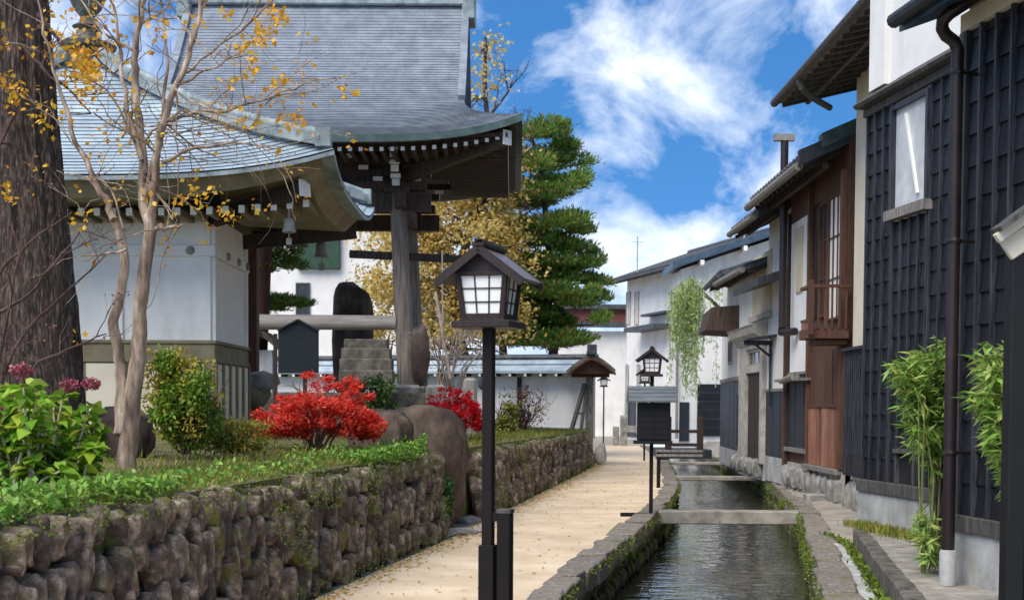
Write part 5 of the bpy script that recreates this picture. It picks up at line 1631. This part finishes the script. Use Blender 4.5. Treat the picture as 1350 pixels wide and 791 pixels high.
# --- great dark trunk at the left
tT = thing('tree', 'great dark rough-barked tree trunk at the left edge with orange leaves above', 'tree', (at(52, 490, 14).x, 14, 1.0))
k0 = MB()
nz, na = 110, 56
axis = [(at(52, 505, 14).x - .02, 1.0, .47), (at(50, 430, 14).x, at(50, 430, 14).z, .37), (at(38, 230, 14).x, at(38, 230, 14).z, .30), (at(26, 20, 14).x, at(26, 20, 14).z, .255), (at(18, 0, 14).x - .15, 8.5, .17)]
az = [a[1] for a in axis]
rows = []
for i in range(nz + 1):
    z = 1.0 + (8.5 - 1.0) * i / nz
    x = np.interp(z, az, [a[0] for a in axis]); r_ = np.interp(z, az, [a[2] for a in axis])
    row = []
    for j in range(na + 1):
        t = 2 * math.pi * j / na
        cxy = Vector((math.cos(t), math.sin(t), 0))
        v = mnoise.noise(Vector((cxy.x * 5.2, cxy.y * 5.2, z * 1.1))) ; v2 = mnoise.noise(Vector((cxy.x * 11, cxy.y * 11, z * 2.6)))
        ridge = (1 - abs(v) * 2.6) * .030 + v2 * .018 + (0.10 * max(0, 1.45 - z) * (1 + math.sin(t * 5)))
        row.append(Vector((x, 14, z)) + cxy * (r_ + ridge))
    rows.append(row)
k0.grid(rows)
k0.build('trunk', M['bark'], tT, smooth=60)
lb, tips = MB(), []
xt = axis[-1][0]
for i in range(9):
    z = rnd.uniform(6.2, 8.4); a = rnd.uniform(0, 2 * math.pi)
    twigs(lb, (np.interp(z, az, [q[0] for q in axis]), 14, z), (math.cos(a), math.sin(a) * .8, rnd.uniform(.1, .6)), 1.7, .07, 3, tips, .6, .15)
for sp in ([(30, 60), (60, 95), (90, 118), (120, 150)], [(20, 150), (-5, 200), (-30, 240)], [(50, 20), (85, 60), (120, 70), (150, 98)]):
    pts = limb(lb, [at(x, y, 13.6) for x, y in sp], .022, .006, 6, .01); 
    for p in pts[::3]:
        twigs(lb, p, (rnd.gauss(0, 1), rnd.gauss(0, .5), rnd.gauss(0, .6)), .35, .008, 1, tips)
lb.build('limbs', M['twig'], tT)
C_ = []
for p, d, dep in tips:
    if dep <= 1:
        nn = rnd.randint(1, 5) if p.z > 5.5 else rnd.randint(0, 3)
        C_ += [tuple(p + Vector((rnd.gauss(0, .09), rnd.gauss(0, .09), rnd.gauss(0, .09)))) for _ in range(nn)]
for px, py, s, n in ((15, 120, 30, 26), (55, 155, 20, 10), (110, 60, 34, 50), (105, 105, 30, 55), (115, 85, 22, 40), (8, 250, 18, 10), (40, 225, 12, 5), (18, 60, 26, 14), (75, 75, 20, 16)):
    for _ in range(n):
        C_.append(tuple(at(px + rnd.gauss(0, s * .45), py + rnd.gauss(0, s * .45), 13.5 + rnd.gauss(0, .25))))
C_ = np.array(C_)
fast_mesh('crown', leaf_quads(np.repeat(C_, 2, 0) + rng.normal(0, .03, (2 * len(C_), 3)), .055, .8, up=.1, droop=.3), 4, L_['gold'], tT)
# black fence board behind its foot
k = MB(); a, b = at(20, 512, 14.6), at(104, 490, 14.6); k.box(a.x, b.x, 14.55, 14.62, .9, b.z); k.box(b.x - .08, b.x, 14.5, 14.66, .9, b.z + .05)
tag(k.build('low_fence', M['black_batten_lit'], None), 'low black board fence behind the foot of the great tree trunk', 'fence')

# --- pale smooth tree
YB = 11.9
tQ = thing('tree', 'slender pale smooth-barked tree with bare twisting limbs and few golden leaves', 'tree', (at(175, 615, YB).x, YB, 1.0))
k, tips = MB(), []
P = lambda pts, dy=0: [at(x, y, YB + dy * (i / max(1, len(pts) - 1))) for i, (x, y) in enumerate(pts)]
limb(k, P([(165, 618), (170, 570), (175, 520), (183, 470), (185, 410), (192, 350), (199, 303)]), .088, .05, 12, .012)
limb(k, P([(158, 575), (160, 520), (157, 470), (150, 425), (160, 385), (165, 335), (150, 290)], .2), .058, .036, 10, .012)
k.build('trunk', M['bark_pale'], tQ, smooth=60)
k = MB()
mains = [([(199, 306), (190, 270), (186, 200), (180, 120), (178, 70), (185, 20), (188, -40)], .2, .062, .03),
         ([(199, 306), (203, 250), (210, 190), (225, 130), (245, 85), (258, 40), (270, -30)], -.3, .055, .024),
         ([(150, 292), (138, 262), (118, 225), (95, 175), (80, 120), (62, 60), (50, 0)], .3, .045, .012),
         ([(186, 210), (170, 150), (160, 90), (155, 40), (140, -20)], .4, .032, .014),
         ([(187, 265), (210, 175), (216, 120), (220, 60), (210, -10)], .6, .03, .014),
         ([(203, 300), (222, 302), (240, 296)], -.1, .028, .016),
         ([(215, 215), (260, 196), (320, 190), (360, 196)], -.4, .024, .008),
         ([(209, 165), (250, 150), (300, 145), (350, 130), (400, 112), (470, 96)], -.5, .026, .005),
         ([(232, 115), (270, 92), (310, 75), (350, 40)], .4, .018, .006),
         ([(240, 100), (290, 60), (340, 20), (380, -20)], -.3, .018, .006),
         ([(165, 330), (135, 335), (110, 345)], .3, .016, .006),
         ([(150, 60), (120, 20), (95, -20)], .3, .014, .006),
         ([(186, 190), (215, 165), (232, 190), (236, 230), (228, 290)], -.2, .013, .004),
         ([(178, 190), (150, 130), (110, 100), (70, 85)], -.3, .016, .005),
         ([(165, 300), (140, 240), (100, 235), (75, 225)], .3, .014, .005)]
for pts, dy, r0, r1 in mains:
    o_ = limb(k, P(pts, dy), r0 * .76, r1 * .7, 8, .014)
    for p in o_[4::3]:
        for _ in range(rnd.choice((0, 1, 1, 2))):
            twigs(k, p, (rnd.gauss(.25, .8), rnd.gauss(0, .5), rnd.gauss(.2, .6)), rnd.uniform(.3, .8), max(.005, r1 * .45), 2, tips, .6, .05, (1, 3), .2)
k.build('limbs', M['bark_pale'], tQ, smooth=60)
C_ = []
for p, d, dep in tips:
    if rnd.random() < .30:
        C_ += [tuple(p + Vector((rnd.gauss(0, .06), rnd.gauss(0, .06), rnd.gauss(-.03, .05)))) for _ in range(rnd.randint(1, 4))]
for px, py, s, n in ((335, 60, 22, 26), (365, 20, 16, 30), (330, 85, 16, 22), (300, 20, 12, 8), (370, 110, 14, 14), (380, 160, 14, 14), (455, 118, 12, 12), (395, 155, 12, 10), (235, 262, 10, 9), (300, 280, 12, 10), (260, 258, 14, 10), (380, 225, 8, 4), (290, 160, 9, 5), (120, 100, 14, 12), (265, 30, 12, 8), (345, 40, 18, 20)):
    C_ += [tuple(at(px + rnd.gauss(0, s * .5), py + rnd.gauss(0, s * .4), YB - .3 + rnd.gauss(0, .2))) for _ in range(n)]
fast_mesh('crown', leaf_quads(np.repeat(np.array(C_), 2, 0) + rng.normal(0, .025, (2 * len(C_), 3)), .046, .75, up=.1, droop=.3), 4, L_['gold'], tQ)

# --- bare reddish twiggy bush on the left edge
YT = 11.4
t_ = thing('bare_shrub', 'leafless shrub of dark reddish twigs with tiny buds at the left edge', 'shrub', (at(-10, 560, YT).x, YT, 1.0))
k, tips = MB(), []
for sp in ([(-20, 600), (10, 480), (50, 420), (100, 375), (140, 335)], [(-30, 580), (0, 470), (20, 360), (40, 280)], [(0, 580), (40, 490), (90, 460), (140, 440)], [(-40, 500), (-5, 370), (40, 320), (95, 280)], [(-20, 420), (30, 395), (70, 350), (120, 290)]):
    o_ = limb(k, [at(x, y, YT + rnd.uniform(-.3, .3)) for x, y in sp], .02, .005, 6, .01)
    for p in o_[3::2]: twigs(k, p, (rnd.gauss(.4, .6), rnd.gauss(0, .4), rnd.gauss(.5, .4)), .32, .005, 2, tips, .5, .2, (1, 2))
k.build('branches', M['twig'], t_)
fast_mesh('buds', leaf_quads(np.array([tuple(p) for p, d, dep in tips if rnd.random() < .75]), .028, .8), 4, L_['bud'], t_)

# --- hydrangea
YH = 9.3
hx = at(45, 600, YH).x
t_ = thing('hydrangea', 'hydrangea bush with broad bright green leaves and faded pink flower heads', 'shrub', (hx, YH, 1.0))
k = MB(); C_, AX = [], []
heads = [(28, 488, .065), (92, 508, .055), (120, 506, .055), (6, 608, .07), (0, 545, .06)]
for i in range(85):
    px, py = rnd.uniform(-60, 130), 0
    top = 500 + max(0, abs(px - 40) - 20) * .55 + rnd.uniform(0, 120)
    yy = YH + rnd.uniform(-.45, .5)
    q = at(px, top, yy); b_ = Vector((q.x * .6 + hx * .4 + rnd.uniform(-.1, .1), yy, 1.0))
    if q.z < 1.1: continue
    k.tube([b_, b_.lerp(q, .5) + Vector((0, 0, .04)), q], [.012, .009, .006], 5)
    for f in (1, 1, .97, .92, .85, .75, .62, .5):
        for sgn in (0, 1):
            a = rnd.uniform(0, 2 * math.pi); C_.append(tuple(b_.lerp(q, f))); AX.append((math.cos(a), math.sin(a), rnd.uniform(-.25, .35)))
k.build('stems', M['shutter'], t_)
C_ = np.array(C_); AX = np.array(AX)
V = leaf_quads(C_, .125, .62, up=.9, axis=AX, jit=.3)
# six-cornered leaves folded along the midrib
a, m1, tp, m2 = V[:, 0], V[:, 1], V[:, 2], V[:, 3]
mid = (a + tp) / 2; mid[:, 2] -= .012
e1 = tp * .35 + m1 * .75 - a * .10; e2 = tp * .35 + m2 * .75 - a * .10
hexv = np.stack([a, m1, e1, tp, e2, m2], 1)
tp2 = tp.copy(); hexv[:, 3, 2] -= .03
fast_mesh('leaves', hexv, 6, L_['hyd'], t_)
for px, py, r_ in heads:
    c = at(px, py, YH - .2); fast_mesh('flower_head', leaf_quads(blob(c, (r_, r_, r_ * .62), 220, .6), .022, .9, up=.2), 4, L_['pink'], t_)

# --- rounded bushes
def bush(name, label, cx_, y, zb, zt, wpx, mats, n, leaf, stems=7, asp=.6, group=None, sh=.3):
    c = at(cx_, 500, y); w = wpx / F * y / 2
    t = thing(name, label, 'shrub', (c.x, y, zb), group)
    k = MB(); tips = []
    h = zt - zb
    for i in range(stems):
        a = rnd.uniform(0, 6.28)
        twigs(k, (c.x + rnd.uniform(-.06, .06), y, zb), (math.cos(a) * w * .8, math.sin(a) * w * .5, h), h * .55, .014, 2, tips, .5, .2)
    k.build('stems', M['twig'], t)
    for m_, fr in mats:
        C_ = []
        for i in range(24):
            a = rnd.uniform(0, 6.28); rr_ = rnd.uniform(0, .75) ** .6; zf = rnd.uniform(.15, .92)
            wz = math.sin(min(1, zf * 1.5 + .18) * math.pi * .62)
            C_.append(blob((c.x + math.cos(a) * rr_ * w * wz, y + math.sin(a) * rr_ * w * .8 * wz, zb + zf * h), (w * .30, w * .3, h * .16), int(n * fr / 24), sh))
        fast_mesh('leaves', leaf_quads(np.concatenate(C_), leaf, asp, up=.5), 4, L_[m_], t)
    return t
bush('shrub', 'upright yellow-green shrub right of the pale tree', 245, 14.2, 1.1, at(245, 462, 14.2).z, 128, (('shrub', .85), ('shrub_y', .2)), 10000, .05, 12)
bush('shrub', 'low loose shrub with thin yellowing leaves beside the storehouse corner', 310, 14.8, 1.1, at(300, 555, 14.8).z, 105, (('shrub_y', .5), ('grass', .5)), 2600, .06, 9, .3)
bush('shrub', 'small rounded dark green bush in the gap of the stone walls', 580, 17.6, -.02, at(580, 627, 17.6).z, 44, (('dark', 1),), 3000, .04, 6, .6)
bush('shrub', 'low dark green shrub in front of the stone platform steps', 500, 22, 1.0, at(500, 497, 22).z, 70, (('dark', .6), ('shrub', .4)), 2600, .055, 6)
bush('shrub', 'faint dry twiggy shrub with pinkish leaves before the white garden wall', 690, 33, .9, at(690, 508, 33).z, 70, (('bud', .6), ('shrub_y', .3)), 900, .07, 16)
bush('shrub', 'low brownish shrub at the foot of the white wall beside the tall lamp post', 668, 30, .9, at(668, 530, 30).z, 44, (('grass', 1),), 1500, .07, 9)

# --- scarlet maple bushes: layered fans of fine leaves
def maple(label, px0, px1, pyt, pyb, y, m_, n, zb):
    a, b = at(px0, pyb, y), at(px1, pyt, y)
    cx_ = (a.x + b.x) / 2; w = (b.x - a.x) / 2; h = b.z - zb
    t = thing('maple_bush', label, 'maple', (cx_, y, zb))
    k = MB(); tips = []
    for i in range(11):
        q = Vector((cx_ + rnd.uniform(-.8, .8) * w, y + rnd.uniform(-.35, .35), zb + h * rnd.uniform(.45, .8)))
        o_ = limb(k, [(cx_ + rnd.uniform(-.1, .1), y + rnd.uniform(-.05, .05), zb), (cx_ * .6 + q.x * .4, y, zb + (q.z - zb) * .5), q], .02, .006, 6, .006)
        twigs(k, q, (rnd.gauss(0, .7), rnd.gauss(0, .5), .5), .22, .006, 1, tips)
    k.build('stems', M['twig'], t)
    C_ = []
    zlow = a.z
    for i in range(70):
        u_ = rnd.uniform(-1, 1); v_ = rnd.uniform(0, 1)
        lim = math.sqrt(max(0, 1 - (u_ * .98) ** 2)) * (.80 + .45 * mnoise.noise(Vector((u_ * 3, y, 2))))
        z = zlow + (b.z - zlow) * (.12 + .84 * v_ * lim)
        c = (cx_ + u_ * w * .92, y + rnd.uniform(-.4, .4) * math.sqrt(max(0, 1 - u_ * u_)), z)
        C_.append(blob(c, (w * .24, .2, h * .08), n // 70, .1))
    for i in range(16):       # loose sprays that break the outline
        a_ = rnd.uniform(.05, 3.09); f_ = rnd.uniform(.82, 1.04)
        c = (cx_ + math.cos(a_) * w * f_, y + rnd.uniform(-.2, .2), zlow + (b.z - zlow) * (.12 + .88 * math.sin(a_) * f_))
        C_.append(blob(c, (w * .15, .1, h * .05), n // 110, .1))
    C_ = np.concatenate(C_)
    V = leaf_quads(C_, .062, .34, up=.35, droop=.05, axis=np.stack([np.sign(C_[:, 0] - cx_) * .6, rng.normal(0, .6, len(C_)), np.full(len(C_), .35)], 1))
    fast_mesh('leaves', V, 4, L_[m_], t)
maple('scarlet maple bush in front of the green notice board', 344, 498, 497, 585, 16.3, 'red', 11000, 1.02)
maple('smaller crimson maple bush behind the tall rounded boulder', 556, 636, 511, 572, 22.5, 'red2', 5000, .95)

# --- pine pads
def pads(name, parent, pad_list, m_, needle, n_per, y_th=.8):
    C_, AX = [], []
    for (c, r_) in pad_list:
        n = int(n_per * r_[0] * max(r_[2], .25) * 4)
        u = unit(rng.normal(size=(n, 3)))
        rad = rng.uniform(.25, 1, n) ** .5
        lump = np.array([1 + .42 * mnoise.noise(Vector((float(v[0] * 2.6 + c[0]), float(v[1] * 2.6), float(v[2] * 2.6 + c[2])))) for v in u])
        p = np.array(c) + u * (rad * lump)[:, None] * np.array(r_)
        p[:, 2] = np.where(u[:, 2] < 0, c[2] + (p[:, 2] - c[2]) * .45, p[:, 2])
        C_.append(p); AX.append(u * np.array([.9, .9, .5]) + np.array([0, 0, .75]))
    C_ = np.concatenate(C_); AX = np.concatenate(AX)
    return fast_mesh(name, leaf_quads(C_, needle, .26, up=.2, axis=AX, jit=.4), 4, L_[m_], parent)
YP = 45
pb = at(742, 560, YP)
tP2 = thing('pine_tree', 'tall green pine with layered pads of needles behind the white garden wall', 'pine', (pb.x, YP, .8))
k = MB()
o_ = limb(k, [at(x, y, YP + .3) for x, y in ((735, 560), (728, 480), (738, 400), (722, 320), (716, 240), (700, 180))], .2, .06, 10)
spec_ = [(718, 172, 34, 12), (740, 195, 20, 10), (726, 212, 46, 13), (760, 238, 16, 11), (735, 250, 38, 14), (708, 268, 40, 14), (738, 292, 34, 14), (762, 300, 16, 9), (720, 318, 52, 15), (752, 332, 28, 12), (700, 350, 56, 16), (770, 350, 22, 12), (742, 366, 44, 14), (786, 372, 16, 9), (718, 392, 50, 15), (772, 396, 26, 12), (690, 415, 44, 14), (740, 424, 48, 14), (784, 424, 14, 9), (712, 446, 50, 14), (755, 452, 38, 11), (680, 300, 30, 14), (670, 380, 34, 14), (668, 430, 34, 14), (690, 452, 34, 10), (790, 385, 14, 10), (700, 215, 34, 16)]
pl = []
for px, py, w, h in spec_:
    for _ in range(3):
        yy = YP + rnd.uniform(-1.1, 1.1); c = at(px + rnd.uniform(-.7, .7) * w, py + rnd.uniform(-6, 6), yy)
        pl.append((tuple(c), (w * .86 / F * YP, .7, h / F * YP * .95)))
    p = min(o_, key=lambda q: abs(q.z - at(px, py, YP).z + .3)); c = at(px, py + 4, YP)
    limb(k, [p, p.lerp(c, .5) + Vector((0, 0, .1)), c], .05, .02, 6)
k.build('trunk', M['bark'], tP2, smooth=60)
pads('crown', tP2, pl, 'pine', .16, 1150)
t_ = thing('pine_tree', 'small dark pine with flat pads seen between the storehouse and the green panel', 'pine', (at(352, 450, 33).x, 34, 1.2))
k = MB(); o_ = limb(k, [at(x, y, 34) for x, y in ((352, 500), (345, 430), (352, 370), (356, 310))], .1, .04, 8); k.build('trunk', M['bark'], t_)
pl = [(tuple(at(px, py, 34 + rnd.uniform(-.4, .4))), (w / F * 34, .6, h / F * 34)) for px, py, w, h in ((358, 318, 22, 10), (352, 338, 26, 11), (370, 346, 22, 8), (345, 355, 20, 8), (358, 396, 34, 7), (385, 402, 28, 8), (352, 408, 26, 6), (372, 332, 28, 15), (386, 352, 20, 10), (362, 400, 44, 9))]
pads('crown', t_, pl, 'pine', .12, 1400)

# --- golden ginkgo-like trees behind the gate
def gold_tree(label, base_px, y, pad, n, trunk_pts, r0, m_='ginkgo', leaf=.12):
    b_ = at(base_px, 500, y)
    t = thing('golden_tree', label, 'tree', (b_.x, y, .9))
    k = MB(); tips = []
    o_ = limb(k, [at(px, py, y) for px, py in trunk_pts], r0, r0 * .35, 8)
    for p in o_[3:-4]:
        for _ in range(2): twigs(k, p, (rnd.gauss(0, .8), rnd.gauss(0, .6), rnd.gauss(.5, .4)), 1.5, .05, 3, tips, .7, .1, (2, 3))
    for px, py, w, h in pad:
        c = at(px, py, y); p = min(o_, key=lambda q: (q - c).length); limb(k, [p, p.lerp(c, .5) + Vector((0, 0, .15)), c], .06, .015, 6, .02)
    k.build('trunk', M['bark'], t)
    C_ = []
    tot = sum(w * h for _, _, w, h in pad)
    for px, py, w, h in pad:
        m = max(3, int(w * h / 75))
        for _ in range(m):
            c = at(px + rnd.gauss(0, w * .5), py + rnd.gauss(0, h * .5), y + rnd.gauss(0, .9))
            C_.append(np.array(c) + rng.normal(size=(max(8, int(n * w * h / tot / m)), 3)) * np.array((.30, .34, .22)))
    fast_mesh('crown', leaf_quads(np.concatenate(C_), leaf, .75, up=.25, droop=.2), 4, L_[m_], t)
gold_tree('broad golden-leaved tree behind the gate column and the tall lamp', 600, 43,
          [(652, 195, 26, 34), (620, 250, 50, 34), (668, 240, 28, 30), (570, 280, 40, 30), (640, 300, 60, 30), (560, 330, 40, 34), (600, 370, 60, 34), (645, 350, 44, 30), (540, 400, 40, 34), (620, 420, 60, 30), (670, 300, 20, 26), (500, 370, 24, 30), (520, 310, 30, 30), (490, 430, 26, 24), (580, 440, 40, 24), (610, 210, 26, 20), (560, 300, 30, 30), (650, 400, 30, 24)], 27000,
          [(615, 560), (612, 480), (600, 400), (620, 300), (640, 230), (655, 170)], .22)
gold_tree('thin golden tree whose top shows beside the ridge of the great gate roof', 640, 47, [(640, 100, 14, 22), (650, 60, 12, 20), (640, 130, 10, 18), (632, 75, 8, 16)], 420,
          [(668, 560), (660, 400), (652, 250), (640, 130), (640, 50)], .16, 'ginkgo', .14)

# --- grey bare shrub with bamboo props between gate and lamp
YS = 27
t_ = thing('bare_shrub', 'tangled leafless grey shrub between the gate column and the tall lamp', 'shrub', (at(590, 500, YS).x, YS, 1.0))
k, tips = MB(), []
for i in range(17):
    x0 = 585 + rnd.uniform(-14, 18); x1 = x0 + rnd.uniform(-50, 60); y1 = rnd.uniform(405, 470)
    o_ = limb(k, [at(x0, 530, YS), at(x0 * .7 + x1 * .3, 480 + rnd.uniform(-15, 10), YS + rnd.uniform(-.3, .3)), at(x1, y1, YS + rnd.uniform(-.6, .6)), at(x1 + rnd.uniform(-20, 20), y1 + rnd.uniform(5, 45), YS)], .022, .006, 5, .01)
    for p in o_[4::3]: twigs(k, p, (rnd.gauss(0, .8), rnd.gauss(0, .5), rnd.gauss(.1, .6)), .4, .007, 1, tips)
k.build('branches', M['twig_grey'], t_)
for (a, b, lab) in (((574, 385), (594, 500), 'pale bamboo pole leaning in the tangled grey shrub'), ((583, 330), (584, 470), 'thin grey pole standing behind the tangled grey shrub')):
    k = MB(); k.tube([at(*a, 26.6), at(b[0], b[1], 26.2)], .03 if a[0] < 580 else .013, 8); tag(k.build('pole', M['twig_grey'], None), lab, 'pole')

# --- willow hanging over the bend
YW = 50
t_ = thing('willow', 'pale green weeping willow hanging in front of the white gabled house', 'willow', (at(960, 560, YW).x, YW, .3))
k = MB(); o_ = limb(k, [Vector((8.6, YW, .2)), Vector((8.4, YW, 2.6)), Vector((7.6, YW, 4.6)), at(912, 372, YW)], .16, .05, 8)
limb(k, [o_[8], at(958, 372, YW)], .06, .03, 6)
C_ = []
for i in range(95):
    x = rnd.gauss(908, 12) if i < 74 else rnd.uniform(930, 975)
    y0 = 362 + rnd.uniform(0, 26) + (10 if x < 895 else 0)
    ln = (rnd.uniform(30, 90) if rnd.random() < .75 else rnd.uniform(90, 145)) if i < 74 else rnd.uniform(6, 22)
    yy = YW + rnd.uniform(-.8, .8); a, b_ = at(x, y0, yy), at(x + rnd.uniform(-3, 3), y0 + ln, yy)
    n = int(ln * 1.0)
    k.tube([a, a.lerp(b_, .5), b_], .005, 3, cap=False)
    for j in range(n): C_.append(tuple(a.lerp(b_, rnd.uniform(0, 1)) + Vector((rnd.gauss(0, .06), rnd.gauss(0, .06), 0))))
k.build('trunk', M['bark'], t_)
fast_mesh('crown', leaf_quads(np.array(C_), .15, .26, up=0, droop=1.6), 4, L_['willow'], t_)

# --- bright bamboo by the downpipe
def bamboo(label, x, y, zb, spec, n, leaf=.12):
    t = thing('bamboo', label, 'bamboo', (x, y, zb))
    k = MB(); C_, AX = [], []
    for i in range(3):
        k.tube([(x + rnd.uniform(-.06, .06), y + rnd.uniform(-.05, .05), zb), (x + rnd.uniform(-.08, .08), y, zb + .8), (x + rnd.uniform(-.1, .1), y, zb + 1.5)], [.009, .007, .004], 6)
    for px, py, w, h, yy in spec:
        for _ in range(max(8, int(w * h / 10))):
            c = at(px + max(-1, min(1, rnd.gauss(0, .5))) * w, py + max(-1, min(1, rnd.gauss(0, .5))) * h, yy + rnd.gauss(0, .16))
            s_ = Vector((x * .5 + c.x * .5, y * .6 + c.y * .4, c.z - rnd.uniform(.05, .3)))
            k.tube([s_, s_.lerp(c, .6) + Vector((0, 0, .04)), c], [.004, .004, .002], 4, cap=False)
            a0 = rnd.uniform(0, 6.28)
            for j in range(8):
                f = rnd.uniform(.3, 1.05); a = a0 + rnd.gauss(0, 1.1)
                C_.append(tuple(s_.lerp(c, f))); AX.append((math.cos(a) - .15, math.sin(a) * .8 - .2, rnd.uniform(-.8, .35)))
    k.build('stems', M['bamboo_stem'], t)
    fast_mesh('leaves', leaf_quads(np.array(C_), leaf, .2, up=.5, axis=np.array(AX), jit=.4), 4, L_['bamboo'], t)
x = at(1236, 640, 12.4).x
bamboo('bright green bamboo clump left of the tall brown downpipe', x, 12.4, .2, [(1205, 500, 24, 26, 12.3), (1230, 470, 26, 24, 12.3), (1240, 520, 26, 34, 12.4), (1210, 540, 20, 28, 12.3), (1235, 570, 18, 24, 12.4), (1180, 482, 12, 8, 12.2), (1255, 480, 10, 24, 12.4), (1225, 590, 14, 14, 12.4), (1215, 560, 22, 20, 12.3), (1190, 500, 16, 14, 12.2)], 0)
bamboo('low young bamboo shoots at the foot of the downpipe', at(1226, 730, 11.9).x, 12.0, .2, [(1222, 700, 12, 26, 11.9), (1214, 680, 10, 12, 11.9), (1228, 725, 8, 10, 11.9)], 0, .1)
x = at(1330, 640, 9.6).x
bamboo('bright green bamboo clump behind the dark gate post at the right edge', x, 9.4, .2, [(1310, 480, 22, 26, 9.5), (1325, 520, 20, 40, 9.4), (1300, 525, 18, 24, 9.5), (1316, 570, 14, 34, 9.4), (1335, 600, 12, 40, 9.4), (1345, 470, 18, 26, 9.4), (1280, 520, 10, 8, 9.5)], 0)
# thick stalk the bamboo is tied to
k = MB(); k.tube([(at(1236, 640, 12.6).x, 12.6, .15), (at(1236, 640, 12.6).x + .02, 12.6, 1.75)], .055, 10)
tag(k.build('support_post', M['bark'], None, smooth=40), 'rough brown stake standing among the bamboo beside the downpipe', 'stake')
